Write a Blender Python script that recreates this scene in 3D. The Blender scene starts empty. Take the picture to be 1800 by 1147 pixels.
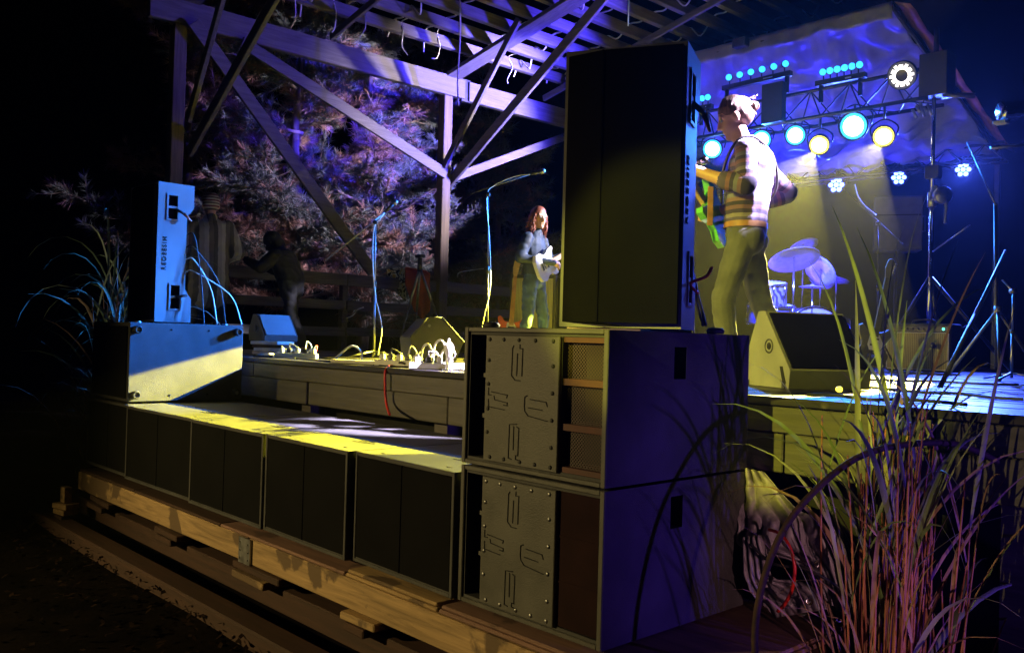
import bpy, bmesh, math, random
import numpy as np
from mathutils import Vector, Matrix, Euler, noise as mnoise
R = math.radians
S = bpy.context.scene
COL = S.collection

# ------------------------------------------------------------------ camera
F_PX, YAW, PIT, ROL = 1558.77, 0.821523, 0.0128694, 0.0277324
CAM = Vector((2.16173, -2.51137, 1.147554))
_f = Vector((-math.sin(YAW) * math.cos(PIT), math.cos(YAW) * math.cos(PIT), math.sin(PIT)))
_r0 = Vector((math.cos(YAW), math.sin(YAW), 0)); _u0 = _r0.cross(_f)
_r = _r0 * math.cos(ROL) + _u0 * math.sin(ROL)
_u = -_r0 * math.sin(ROL) + _u0 * math.cos(ROL)
cd = bpy.data.cameras.new('camera'); cam = bpy.data.objects.new('camera', cd); COL.objects.link(cam)
cam.matrix_world = Matrix(((_r.x, _u.x, -_f.x, CAM.x), (_r.y, _u.y, -_f.y, CAM.y), (_r.z, _u.z, -_f.z, CAM.z), (0, 0, 0, 1)))
cd.sensor_width = 36; cd.lens = 36 * F_PX / 1800; cd.clip_end = 500; cd.clip_start = 0.05
S.camera = cam
# ------------------------------------------------------------------ night sky, faint moon
w = bpy.data.worlds.new('World'); S.world = w; w.use_nodes = True
nt = w.node_tree; bg = nt.nodes['Background']; sk = nt.nodes.new('ShaderNodeTexSky'); sk.sky_type = 'NISHITA'
sk.sun_disc = False; sk.sun_elevation = R(-20); sk.sun_rotation = R(200)
nt.links.new(sk.outputs[0], bg.inputs[0]); bg.inputs[1].default_value = 0.05
sd = bpy.data.lights.new('moon', 'SUN'); sd.energy = 0.004; sd.angle = R(0.5); sd.color = (0.75, 0.82, 1)
so = bpy.data.objects.new('moon', sd); COL.objects.link(so); so.rotation_euler = (R(40), 0, R(200))
vs = S.view_settings; vs.view_transform = 'Standard'; vs.look = 'None'; vs.exposure = 0.0; vs.gamma = 1.0; vs.use_curve_mapping = False
cy = S.cycles; cy.use_denoising = True; cy.max_bounces = 4; cy.diffuse_bounces = 1; cy.glossy_bounces = 2
cy.transmission_bounces = 2; cy.transparent_max_bounces = 8; cy.volume_bounces = 0
cy.caustics_reflective = False; cy.caustics_refractive = False; cy.sample_clamp_indirect = 4.0

def ray(u, v): return _f + _r * ((u - 900) / F_PX) - _u * ((v - 573.5) / F_PX)
def onX(u, v, x): d = ray(u, v); return CAM + d * ((x - CAM.x) / d.x)
def onY(u, v, y): d = ray(u, v); return CAM + d * ((y - CAM.y) / d.y)
def onZ(u, v, z): d = ray(u, v); return CAM + d * ((z - CAM.z) / d.z)
def dep(u, v, d): return CAM + ray(u, v) * d

# ------------------------------------------------------------------ lamps of the show (fixtures are built further down)
GZ, SZ = -0.45, 0.91          # ground, stage floor
def spot(name, loc, aim, watts, color, half, blend=0.15, size=0.05):
    l = bpy.data.lights.new(name, 'SPOT'); l.energy = watts; l.color = color
    l.spot_size = R(2 * half); l.spot_blend = blend; l.shadow_soft_size = size
    o = bpy.data.objects.new(name, l); COL.objects.link(o); o.location = loc
    o.rotation_euler = (Vector(aim) - Vector(loc)).to_track_quat('-Z', 'Y').to_euler()
    return o
YEL = (1.0, 0.87, 0.04); BLU = (0.05, 0.10, 1.0); CYA = (0.03, 0.22, 1.0); LAV = (0.50, 0.36, 1.0); WARM = (1.0, 0.74, 0.28)
LAMPS = {}
# ------------------------------------------------------------------ node materials
def newmat(name):
    m = bpy.data.materials.new(name); m.use_nodes = True
    return m, m.node_tree, m.node_tree.nodes['Principled BSDF']
def mat(name, col, rough=0.6, metal=0.0, var=0.25, scale=8.0, bump=0.0, bscale=60.0, coat=0.0, stretch=(1, 1, 1), col2=None, spec=None, speck=None):
    m, t, b = newmat(name)
    tc = t.nodes.new('ShaderNodeTexCoord'); mp = t.nodes.new('ShaderNodeMapping'); mp.inputs['Scale'].default_value = stretch
    t.links.new(tc.outputs['Object'], mp.inputs[0])
    n = t.nodes.new('ShaderNodeTexNoise'); n.inputs['Scale'].default_value = scale; n.inputs['Detail'].default_value = 5
    t.links.new(mp.outputs[0], n.inputs['Vector'])
    cr = t.nodes.new('ShaderNodeValToRGB')
    c2 = col2 if col2 else tuple(c * (1 + var) for c in col); c1 = tuple(c * (1 - var) for c in col) if not col2 else col
    cr.color_ramp.elements[0].position = 0.32; cr.color_ramp.elements[1].position = 0.68
    cr.color_ramp.elements[0].color = (*c1, 1); cr.color_ramp.elements[1].color = (*c2, 1)
    t.links.new(n.outputs['Fac'], cr.inputs[0]); out = cr.outputs[0]
    if speck:
        n4 = t.nodes.new('ShaderNodeTexNoise'); n4.inputs['Scale'].default_value = 26; n4.inputs['Detail'].default_value = 9; n4.inputs['Roughness'].default_value = 0.72; n4.inputs['Distortion'].default_value = 0.8
        t.links.new(tc.outputs['Object'], n4.inputs['Vector']); c4 = t.nodes.new('ShaderNodeValToRGB'); c4.color_ramp.elements[0].position = 0.63; c4.color_ramp.elements[1].position = 0.72
        t.links.new(n4.outputs['Fac'], c4.inputs[0]); mx = t.nodes.new('ShaderNodeMixRGB'); t.links.new(c4.outputs[0], mx.inputs[0]); t.links.new(out, mx.inputs[1]); mx.inputs[2].default_value = (*speck, 1); out = mx.outputs[0]
    t.links.new(out, b.inputs['Base Color'])
    b.inputs['Metallic'].default_value = metal
    rr = t.nodes.new('ShaderNodeMapRange'); rr.inputs[3].default_value = max(0.03, rough - 0.12); rr.inputs[4].default_value = min(1, rough + 0.12)
    t.links.new(n.outputs['Fac'], rr.inputs[0]); t.links.new(rr.outputs[0], b.inputs['Roughness'])
    if spec is not None: b.inputs['Specular IOR Level'].default_value = spec
    if coat: b.inputs['Coat Weight'].default_value = coat
    if bump:
        n2 = t.nodes.new('ShaderNodeTexNoise'); n2.inputs['Scale'].default_value = bscale; n2.inputs['Detail'].default_value = 3
        t.links.new(mp.outputs[0], n2.inputs['Vector'])
        bp = t.nodes.new('ShaderNodeBump'); bp.inputs['Strength'].default_value = bump; bp.inputs['Distance'].default_value = 0.004
        t.links.new(n2.outputs['Fac'], bp.inputs['Height']); t.links.new(bp.outputs[0], b.inputs['Normal'])
    return m
def glow(name, col, strength):
    m, t, b = newmat(name); b.inputs['Base Color'].default_value = (0.02, 0.02, 0.02, 1)
    b.inputs['Emission Color'].default_value = (*col, 1); b.inputs['Emission Strength'].default_value = strength
    m.cycles.emission_sampling = 'NONE'
    return m
def wood(name, col, rough=0.75, axis=0, var=0.35, bump=0.5, wear=None, wearamt=0.62):
    st = [14, 14, 14]; st[axis] = 0.9
    m, t, b = newmat(name)
    tc = t.nodes.new('ShaderNodeTexCoord'); mp = t.nodes.new('ShaderNodeMapping'); mp.inputs['Scale'].default_value = st
    oi = t.nodes.new('ShaderNodeObjectInfo'); ad = t.nodes.new('ShaderNodeVectorMath'); ad.operation = 'ADD'
    ms = t.nodes.new('ShaderNodeVectorMath'); ms.operation = 'SCALE'; ms.inputs[0].default_value = (37, 53, 71)
    t.links.new(oi.outputs['Random'], ms.inputs['Scale'])
    t.links.new(tc.outputs['Object'], ad.inputs[0]); t.links.new(ms.outputs[0], ad.inputs[1]); t.links.new(ad.outputs[0], mp.inputs[0])
    n = t.nodes.new('ShaderNodeTexNoise'); n.inputs['Scale'].default_value = 2.2; n.inputs['Detail'].default_value = 8; n.inputs['Roughness'].default_value = 0.65
    n.inputs['Distortion'].default_value = 0.6
    t.links.new(mp.outputs[0], n.inputs['Vector'])
    cr = t.nodes.new('ShaderNodeValToRGB'); cr.color_ramp.elements[0].position = 0.3; cr.color_ramp.elements[1].position = 0.7
    cr.color_ramp.elements[0].color = (*[c * (1 - var) for c in col], 1); cr.color_ramp.elements[1].color = (*[c * (1 + var) for c in col], 1)
    t.links.new(n.outputs['Fac'], cr.inputs[0])
    out = cr.outputs[0]
    if wear:
        n3 = t.nodes.new('ShaderNodeTexNoise'); n3.inputs['Scale'].default_value = 3.0; n3.inputs['Detail'].default_value = 7
        t.links.new(ad.outputs[0], n3.inputs['Vector'])
        c3 = t.nodes.new('ShaderNodeValToRGB'); c3.color_ramp.elements[0].position = wearamt; c3.color_ramp.elements[1].position = wearamt + 0.03
        t.links.new(n3.outputs['Fac'], c3.inputs[0])
        mx = t.nodes.new('ShaderNodeMixRGB'); t.links.new(c3.outputs[0], mx.inputs[0]); t.links.new(out, mx.inputs[1]); mx.inputs[2].default_value = (*wear, 1)
        out = mx.outputs[0]
    t.links.new(out, b.inputs['Base Color']); b.inputs['Roughness'].default_value = rough
    bp = t.nodes.new('ShaderNodeBump'); bp.inputs['Strength'].default_value = bump; bp.inputs['Distance'].default_value = 0.004
    t.links.new(n.outputs['Fac'], bp.inputs['Height']); t.links.new(bp.outputs[0], b.inputs['Normal'])
    return m
M = {}
M['toppaint'] = mat('loudspeaker_paint', (0.2, 0.2, 0.21), 0.5, var=0.1, scale=3, bump=0.35, bscale=300)
M['cab'] = mat('cabinet_paint', (0.07, 0.07, 0.072), 0.6, var=0.22, scale=5, bump=0.7, bscale=200, spec=0.2, speck=(0.12, 0.115, 0.105))
M['cabflat'] = mat('cabinet_inner', (0.016, 0.016, 0.018), 0.8, var=0.3, scale=20)
M['plate'] = mat('sub_plate', (0.075, 0.073, 0.066), 0.5, var=0.2, scale=7, bump=0.35, bscale=220, speck=(0.12, 0.11, 0.09))
M['redpaint'] = mat('chamber_red_paint', (0.085, 0.03, 0.022), 0.7, var=0.3, scale=9)
M['grille'] = mat('grille_black', (0.006, 0.006, 0.0065), 0.9, var=0.3, scale=3, bump=0.6, bscale=420, spec=0.08)
M['wedgepaint'] = mat('wedge_paint', (0.2, 0.2, 0.19), 0.6, var=0.15, scale=5, bump=0.4, bscale=200)
M['redcover'] = mat('dark_red_cover', (0.02, 0.009, 0.009), 0.9, var=0.25, scale=6, bump=0.4, bscale=300, spec=0.1)
M['rubber'] = mat('rubber', (0.03, 0.03, 0.03), 0.7, var=0.2)
M['steel'] = mat('brushed_steel', (0.5, 0.5, 0.52), 0.35, 1.0, 0.12, 30)
M['dullsteel'] = mat('dull_steel', (0.28, 0.28, 0.29), 0.45, 0.9, 0.2, 20)
M['chrome'] = mat('chrome', (0.8, 0.8, 0.82), 0.12, 1.0, 0.05, 10)
M['blackmetal'] = mat('black_metal', (0.022, 0.022, 0.025), 0.4, 0.0, 0.3, 15)
M['plastic'] = mat('black_plastic', (0.03, 0.03, 0.032), 0.42, var=0.2, scale=20)
M['dark'] = mat('groove_dark', (0.006, 0.006, 0.006), 0.9, var=0.1)
M['stain'] = wood('stained_timber_y', (0.105, 0.095, 0.095), axis=1, wear=(0.3, 0.27, 0.24), wearamt=0.74)
M['stainx'] = wood('stained_timber_x', (0.1, 0.09, 0.09), axis=0, wear=(0.3, 0.27, 0.24), wearamt=0.75)
M['post'] = wood('bare_post', (0.11, 0.085, 0.062), axis=2, var=0.4)
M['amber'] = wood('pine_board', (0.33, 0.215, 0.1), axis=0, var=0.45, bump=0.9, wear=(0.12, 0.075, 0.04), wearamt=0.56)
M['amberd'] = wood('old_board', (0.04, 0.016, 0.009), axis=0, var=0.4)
M['ply'] = wood('plywood', (0.2, 0.11, 0.085), axis=0, var=0.3, wear=(0.09, 0.05, 0.04), wearamt=0.62)
M['deck'] = wood('deck_paint', (0.04, 0.037, 0.042), 0.36, axis=0, var=0.35, bump=0.7, wear=(0.12, 0.1, 0.09), wearamt=0.68)
M['deck'].node_tree.nodes['Principled BSDF'].inputs['Specular IOR Level'].default_value = 0.18
M['fascia'] = wood('fascia_paint', (0.085, 0.078, 0.066), 0.65, axis=0, var=0.35, wear=(0.2, 0.17, 0.11), wearamt=0.7)
M['ground'] = mat('trodden_earth', (0.006, 0.0042, 0.003), 1.0, var=0.5, scale=3, bump=1.0, bscale=25, spec=0.03)
M['tarp'] = mat('silver_tarp', (0.30, 0.30, 0.31), 0.38, var=0.3, scale=2.2, bump=0.7, bscale=14)
M['tarpedge'] = mat('tarp_hem_rust', (0.3, 0.12, 0.07), 0.6, var=0.3, scale=6)
M['white'] = mat('white_plastic', (0.72, 0.72, 0.68), 0.5, var=0.12, scale=10)
M['oldtarp'] = mat('old_tarp', (0.3, 0.27, 0.32), 0.45, var=0.35, scale=4, bump=0.6, bscale=30)
M['wire'] = mat('white_wire', (0.8, 0.78, 0.68), 0.5, var=0.15, scale=12)
M['red'] = mat('red_cable', (0.62, 0.03, 0.02), 0.4, var=0.12, scale=10)
M['redcloth'] = mat('red_cloth', (0.5, 0.09, 0.05), 0.9, var=0.2, scale=5, bump=0.5, bscale=90)
M['bark'] = mat('pine_bark', (0.2, 0.15, 0.13), 0.9, var=0.45, scale=10, bump=1.0, bscale=30, stretch=(1, 1, 0.25))
M['twig'] = mat('twig', (0.3, 0.22, 0.18), 0.85, var=0.3, scale=12)
M['rust'] = mat('rusty_iron', (0.05, 0.026, 0.018), 0.8, 0.3, 0.5, 25, 0.7, 70)
M['skin'] = mat('skin', (0.52, 0.3, 0.21), 0.5, var=0.08, scale=14)
M['hairbrown'] = mat('brown_hair', (0.1, 0.05, 0.035), 0.45, var=0.45, scale=30, bump=0.8, bscale=80, stretch=(3, 3, 0.5))
M['hairred'] = mat('auburn_hair', (0.26, 0.075, 0.04), 0.45, var=0.45, scale=30, bump=0.8, bscale=80, stretch=(3, 3, 0.5))
M['denim'] = mat('washed_jeans', (0.08, 0.083, 0.08), 0.85, var=0.3, scale=6, bump=0.25, bscale=130)
M['bluejeans'] = mat('blue_jeans', (0.045, 0.085, 0.22), 0.85, var=0.3, scale=7, bump=0.6, bscale=120)
M['jacket'] = mat('navy_jacket', (0.014, 0.028, 0.06), 0.7, var=0.4, scale=7, bump=0.5, bscale=60)
M['darkcloth'] = mat('dark_clothing', (0.022, 0.022, 0.03), 0.9, var=0.4, scale=7, bump=0.5, bscale=60)
M['shoe'] = mat('tan_shoe', (0.3, 0.17, 0.07), 0.7, var=0.25, scale=12)
M['shoedark'] = mat('dark_shoe', (0.03, 0.028, 0.027), 0.6, var=0.25, scale=12)
M['guitarwhite'] = mat('white_lacquer', (0.8, 0.78, 0.7), 0.2, var=0.03, scale=4, coat=0.6)
M['guitargreen'] = mat('green_lacquer', (0.12, 0.5, 0.1), 0.22, var=0.08, scale=4, coat=0.6)
M['maple'] = mat('maple_neck', (0.55, 0.36, 0.17), 0.35, var=0.15, scale=9, stretch=(1, 1, 6))
M['leather'] = mat('brown_leather', (0.3, 0.15, 0.06), 0.6, var=0.25, scale=14)
M['tolex'] = mat('black_tolex', (0.02, 0.02, 0.022), 0.6, var=0.2, scale=20, bump=0.6, bscale=300)
M['cymbal'] = mat('cymbal_bronze', (0.5, 0.45, 0.36), 0.45, 0.15, 0.15, 12)
M['drumshell'] = mat('drum_shell', (0.06, 0.09, 0.3), 0.25, var=0.3, scale=5, coat=0.5)
M['drumhead'] = mat('drum_head', (0.7, 0.7, 0.66), 0.6, var=0.08, scale=8)
M['case'] = mat('blockwood', (0.4, 0.3, 0.22), 0.7, var=0.2, scale=12)
M['paper'] = mat('pale_board', (0.62, 0.6, 0.55), 0.7, var=0.1, scale=12)
M['leafgreen'] = mat('leaf_green', (0.11, 0.145, 0.075), 0.55, var=0.4, scale=7)
M['leafpale'] = mat('leaf_pale', (0.26, 0.27, 0.18), 0.55, var=0.3, scale=7)
M['leafdry'] = mat('leaf_dry', (0.27, 0.16, 0.11), 0.7, var=0.35, scale=8)
M['stem'] = mat('cane_stem', (0.3, 0.11, 0.06), 0.6, var=0.45, scale=9, stretch=(1, 1, 0.3))
M['ndgreen'] = mat('needle_green', (0.14, 0.165, 0.155), 0.6, var=0.3, scale=3)
M['ndbrown'] = mat('needle_brown', (0.34, 0.19, 0.155), 0.7, var=0.3, scale=3)
M['litter'] = mat('leaf_litter', (0.014, 0.008, 0.005), 1.0, var=0.6, scale=9, spec=0.05)
M['orange'] = mat('orange_plug', (0.75, 0.2, 0.12), 0.4, var=0.1)
M['g_cyan'] = glow('led_cyan', (0.03, 0.42, 1.0), 3.0)
M['g_blue'] = glow('led_blue', (0.07, 0.12, 1.0), 14)
M['g_hotc'] = glow('led_cyan_core', (0.3, 0.75, 1.0), 14)
M['g_hoty'] = glow('led_yellow_core', (1.0, 0.92, 0.5), 14)
M['g_yel'] = glow('led_yellow', (1.0, 0.8, 0.06), 3)
M['g_white'] = glow('led_white', (1.0, 0.93, 0.85), 3)
M['g_green'] = glow('pilot_green', (0.1, 1.0, 0.6), 3)
M['g_warm'] = glow('bulb_warm', (1.0, 0.62, 0.22), 8)
def striped(name, cols, freq, attr='along', noisy=0.6, rough=0.9):
    m, t, b = newmat(name)
    a = t.nodes.new('ShaderNodeAttribute'); a.attribute_name = attr
    tc = t.nodes.new('ShaderNodeTexCoord'); n = t.nodes.new('ShaderNodeTexNoise'); n.inputs['Scale'].default_value = 14; n.inputs['Detail'].default_value = 4
    t.links.new(tc.outputs['Object'], n.inputs[0])
    m1 = t.nodes.new('ShaderNodeMath'); m1.operation = 'MULTIPLY_ADD'; m1.inputs[1].default_value = 0.012 * noisy; t.links.new(n.outputs['Fac'], m1.inputs[0]); t.links.new(a.outputs['Fac'], m1.inputs[2])
    m2 = t.nodes.new('ShaderNodeMath'); m2.operation = 'MULTIPLY'; m2.inputs[1].default_value = freq; t.links.new(m1.outputs[0], m2.inputs[0])
    fr = t.nodes.new('ShaderNodeMath'); fr.operation = 'FRACT'; t.links.new(m2.outputs[0], fr.inputs[0])
    cr = t.nodes.new('ShaderNodeValToRGB'); cr.color_ramp.interpolation = 'CONSTANT'
    el = cr.color_ramp.elements
    while len(el) < len(cols): el.new(0.5)
    for i, c in enumerate(cols):
        el[i].position = i / len(cols); el[i].color = (*c, 1)
    t.links.new(fr.outputs[0], cr.inputs[0]); t.links.new(cr.outputs[0], b.inputs['Base Color']); b.inputs['Roughness'].default_value = rough
    wv = t.nodes.new('ShaderNodeTexNoise'); wv.inputs['Scale'].default_value = 90; t.links.new(tc.outputs['Object'], wv.inputs[0])
    bp = t.nodes.new('ShaderNodeBump'); bp.inputs['Strength'].default_value = 0.3; bp.inputs['Distance'].default_value = 0.003
    t.links.new(wv.outputs['Fac'], bp.inputs['Height']); t.links.new(bp.outputs[0], b.inputs['Normal'])
    return m
M['sweater'] = striped('striped_sweater', [(0.03, 0.026, 0.06), (0.17, 0.1, 0.14), (0.15, 0.15, 0.22), (0.045, 0.04, 0.1), (0.18, 0.09, 0.13), (0.08, 0.065, 0.14), (0.17, 0.15, 0.2), (0.04, 0.032, 0.075), (0.13, 0.07, 0.11)], 4.6)
M['poncho'] = striped('striped_poncho', [(0.05, 0.047, 0.043), (0.24, 0.22, 0.19), (0.32, 0.3, 0.26), (0.1, 0.09, 0.08)], 5.5, 'across', 1.6)
M['beanie'] = striped('striped_beanie', [(0.3, 0.28, 0.24), (0.06, 0.05, 0.05), (0.34, 0.3, 0.26), (0.12, 0.03, 0.04)], 16, 'height', 0.5)
def ampcloth():
    m, t, b = newmat('amp_grille_cloth')
    tc = t.nodes.new('ShaderNodeTexCoord'); sp = t.nodes.new('ShaderNodeSeparateXYZ'); t.links.new(tc.outputs['Object'], sp.inputs[0])
    mm = t.nodes.new('ShaderNodeMath'); mm.operation = 'MULTIPLY'; mm.inputs[1].default_value = 55; t.links.new(sp.outputs[0], mm.inputs[0])
    fr = t.nodes.new('ShaderNodeMath'); fr.operation = 'FRACT'; t.links.new(mm.outputs[0], fr.inputs[0])
    cr = t.nodes.new('ShaderNodeValToRGB'); cr.color_ramp.elements[0].color = (0.3, 0.28, 0.12, 1); cr.color_ramp.elements[1].color = (0.52, 0.48, 0.22, 1)
    cr.color_ramp.elements[0].position = 0.4; cr.color_ramp.elements[1].position = 0.55
    t.links.new(fr.outputs[0], cr.inputs[0]); t.links.new(cr.outputs[0], b.inputs['Base Color']); b.inputs['Roughness'].default_value = 0.9
    return m
M['ampcloth'] = ampcloth()
def perforated():
    m, t, b = newmat('perforated_grille'); b.inputs['Base Color'].default_value = (0.045, 0.024, 0.018, 1); b.inputs['Roughness'].default_value = 0.6
    tc = t.nodes.new('ShaderNodeTexCoord'); mp = t.nodes.new('ShaderNodeMapping'); mp.inputs['Scale'].default_value = (1, 0, 1); t.links.new(tc.outputs['Object'], mp.inputs[0])
    br = t.nodes.new('ShaderNodeTexVoronoi'); br.voronoi_dimensions = '3D'; br.inputs['Scale'].default_value = 95; br.inputs['Randomness'].default_value = 0.0
    mp.inputs['Rotation'].default_value = (0, R(45), 0)
    t.links.new(mp.outputs[0], br.inputs['Vector'])
    lt = t.nodes.new('ShaderNodeMath'); lt.operation = 'GREATER_THAN'; lt.inputs[1].default_value = 0.36; t.links.new(br.outputs['Distance'], lt.inputs[0])
    t.links.new(lt.outputs[0], b.inputs['Alpha'])
    return m
M['perf'] = perforated()
def patterned():
    m, t, b = newmat('patterned_cloth')
    tc = t.nodes.new('ShaderNodeTexCoord'); n = t.nodes.new('ShaderNodeTexNoise'); n.inputs['Scale'].default_value = 11; n.inputs['Detail'].default_value = 1; n.inputs['Distortion'].default_value = 2
    t.links.new(tc.outputs['Object'], n.inputs[0]); cr = t.nodes.new('ShaderNodeValToRGB'); cr.color_ramp.interpolation = 'CONSTANT'
    e = cr.color_ramp.elements; e[0].color = (0.03, 0.035, 0.03, 1); e[1].position = 0.45; e[1].color = (0.5, 0.5, 0.4, 1); x = e.new(0.6); x.color = (0.45, 0.33, 0.08, 1)
    t.links.new(n.outputs['Fac'], cr.inputs[0]); t.links.new(cr.outputs[0], b.inputs['Base Color']); b.inputs['Roughness'].default_value = 0.9
    return m
M['pattern'] = patterned()
def swirl():
    m, t, b = newmat('swirl_drum_wrap')
    tc = t.nodes.new('ShaderNodeTexCoord'); wv = t.nodes.new('ShaderNodeTexWave'); wv.inputs['Scale'].default_value = 7; wv.inputs['Distortion'].default_value = 7; wv.inputs['Detail'].default_value = 1
    t.links.new(tc.outputs['Object'], wv.inputs[0]); cr = t.nodes.new('ShaderNodeValToRGB'); e = cr.color_ramp.elements
    e[0].position = 0.42; e[1].position = 0.52; e[0].color = (0.04, 0.04, 0.05, 1); e[1].color = (0.55, 0.55, 0.5, 1)
    t.links.new(wv.outputs['Fac'], cr.inputs[0]); t.links.new(cr.outputs[0], b.inputs['Base Color']); b.inputs['Roughness'].default_value = 0.3
    return m
M['swirl'] = swirl()

# ------------------------------------------------------------------ builders
def wmat(o):
    m = o.matrix_basis.copy(); p = o.parent
    while p: m = p.matrix_basis @ m; p = p.parent
    return m
def tag(o, label, cat=None, group=None, kind=None):
    if label: o['label'] = label
    if cat: o['category'] = cat
    if group: o['group'] = group
    if kind: o['kind'] = kind
    return o
def thing(name, label, cat, loc=(0, 0, 0), rz=0.0, group=None, rot=None):
    o = bpy.data.objects.new(name, None); COL.objects.link(o); o.empty_display_size = 0.1
    o.location = loc; o.rotation_euler = rot if rot else (0, 0, rz)
    return tag(o, label, cat, group)
def frame(d, ref=None):
    d = Vector(d).normalized(); ref = Vector(ref) if ref else (Vector((0, 0, 1)) if abs(d.z) < 0.95 else Vector((1, 0, 0)))
    a = ref.cross(d).normalized(); b = d.cross(a).normalized(); return a, b, d
class MB:
    def __init__(s): s.v = []; s.f = []; s.m = []; s.sm = []
    def add(s, vs, fs, mi=0, smooth=False):
        o = len(s.v); s.v += [tuple(x) for x in vs]; s.f += [tuple(i + o for i in f) for f in fs]
        s.m += [mi] * len(fs); s.sm += [smooth] * len(fs); return s
    def box(s, lo, hi, mi=0, bev=0.0, mtx=None):
        lo = Vector(lo); hi = Vector(hi)
        if bev <= 0:
            vs = [Vector((x, y, z)) for z in (lo.z, hi.z) for y in (lo.y, hi.y) for x in (lo.x, hi.x)]
            fs = [(0, 2, 3, 1), (4, 5, 7, 6), (0, 1, 5, 4), (2, 6, 7, 3), (0, 4, 6, 2), (1, 3, 7, 5)]
        else:
            bm = bmesh.new(); bmesh.ops.create_cube(bm, size=1)
            c = (lo + hi) / 2; d = hi - lo
            for v in bm.verts: v.co = Vector((c.x + v.co.x * d.x, c.y + v.co.y * d.y, c.z + v.co.z * d.z))
            bmesh.ops.bevel(bm, geom=list(bm.edges), offset=min(bev, min(d) * 0.45), segments=1, affect='EDGES')
            bm.verts.index_update(); vs = [v.co.copy() for v in bm.verts]; fs = [tuple(v.index for v in f.verts) for f in bm.faces]; bm.free()
        if mtx: vs = [mtx @ v for v in vs]
        return s.add(vs, fs, mi)
    def bar(s, a, b, w, h, mi=0, ref=None, bev=0.0):
        a = Vector(a); b = Vector(b); x, y, d = frame(b - a, ref)
        L = (b - a).length; m = Matrix(((x.x, y.x, d.x, a.x), (x.y, y.y, d.y, a.y), (x.z, y.z, d.z, a.z), (0, 0, 0, 1)))
        return s.box((-w / 2, -h / 2, 0), (w / 2, h / 2, L), mi, bev, m)
    def tube(s, pts, r, n=8, mi=0, cap=True, smooth=True):
        pts = [Vector(p) for p in pts]; k = len(pts)
        rs = r if isinstance(r, (list, tuple)) else [r] * k
        vs = []; fs = []; pa = None
        for i, p in enumerate(pts):
            d = (pts[min(i + 1, k - 1)] - pts[max(i - 1, 0)])
            if d.length < 1e-9: d = Vector((0, 0, 1))
            d.normalize()
            if pa is None: a, b, _ = frame(d)
            else:
                a = (pa - d * pa.dot(d))
                a = a.normalized() if a.length > 1e-6 else frame(d)[0]
                b = d.cross(a)
            pa = a
            for j in range(n):
                t = 2 * math.pi * j / n; vs.append(p + (a * math.cos(t) + b * math.sin(t)) * rs[i])
        for i in range(k - 1):
            for j in range(n): fs.append((i * n + j, i * n + (j + 1) % n, (i + 1) * n + (j + 1) % n, (i + 1) * n + j))
        s.add(vs, fs, mi, smooth)
        if cap:
            o = len(s.v) - k * n
            s.f += [tuple(o + j for j in reversed(range(n))), tuple(o + (k - 1) * n + j for j in range(n))]; s.m += [mi] * 2; s.sm += [False] * 2
        return s
    def lathe(s, prof, c=(0, 0, 0), axis=(0, 0, 1), n=24, mi=0, smooth=True):
        a, b, d = frame(axis); c = Vector(c); vs = []; fs = []
        for (r, h) in prof:
            for j in range(n):
                t = 2 * math.pi * j / n; vs.append(c + d * h + (a * math.cos(t) + b * math.sin(t)) * max(r, 1e-5))
        for i in range(len(prof) - 1):
            for j in range(n): fs.append((i * n + j, i * n + (j + 1) % n, (i + 1) * n + (j + 1) % n, (i + 1) * n + j))
        return s.add(vs, fs, mi, smooth)
    def cyl(s, a, b, r, n=16, mi=0): return s.tube([a, b], r, n, mi)
    def prism(s, poly, mtx, h0, h1, mi=0):
        n = len(poly); vs = [mtx @ Vector((x, y, h)) for h in (h0, h1) for (x, y) in poly]
        fs = [tuple(reversed(range(n))), tuple(range(n, 2 * n))] + [(i, (i + 1) % n, n + (i + 1) % n, n + i) for i in range(n)]
        return s.add(vs, fs, mi)
    def panel(s, x0, x1, y0, y1, holes, mtx, depth=0.04, mi=0, mih=1, thick=None):
        """flat panel in the local xy plane (front = +z) with rectangular recesses"""
        xs = sorted({x0, x1, *[h[0] for h in holes], *[h[1] for h in holes]}); ys = sorted({y0, y1, *[h[2] for h in holes], *[h[3] for h in holes]})
        for i in range(len(xs) - 1):
            for j in range(len(ys) - 1):
                cx, cyy = (xs[i] + xs[i + 1]) / 2, (ys[j] + ys[j + 1]) / 2
                if any(h[0] < cx < h[1] and h[2] < cyy < h[3] for h in holes): continue
                s.add([mtx @ Vector(p) for p in ((xs[i], ys[j], 0), (xs[i + 1], ys[j], 0), (xs[i + 1], ys[j + 1], 0), (xs[i], ys[j + 1], 0))], [(0, 1, 2, 3)], mi)
        for h in holes:
            a, b, c, d = h[:4]; dd = h[4] if len(h) > 4 else depth
            v = [mtx @ Vector(p) for p in ((a, c, 0), (b, c, 0), (b, d, 0), (a, d, 0), (a, c, -dd), (b, c, -dd), (b, d, -dd), (a, d, -dd))]
            s.add(v, [(4, 5, 6, 7), (0, 4, 7, 3), (1, 2, 6, 5), (0, 1, 5, 4), (3, 7, 6, 2)], mih)
        return s
    def mesh(s, name, mats, inv=None):
        me = bpy.data.meshes.new(name)
        vs = s.v if inv is None else [tuple(inv @ Vector(v)) for v in s.v]
        me.from_pydata(vs, [], s.f)
        for m in (mats if isinstance(mats, (list, tuple)) else [mats]): me.materials.append(M[m] if isinstance(m, str) else m)
        me.polygons.foreach_set('material_index', s.m); me.polygons.foreach_set('use_smooth', s.sm); me.update(); return me
    def build(s, name, mats, parent=None, world=False):
        inv = wmat(parent).inverted() if (parent and world) else None
        o = bpy.data.objects.new(name, s.mesh(name, mats, inv)); COL.objects.link(o); o.parent = parent; return o
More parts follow.
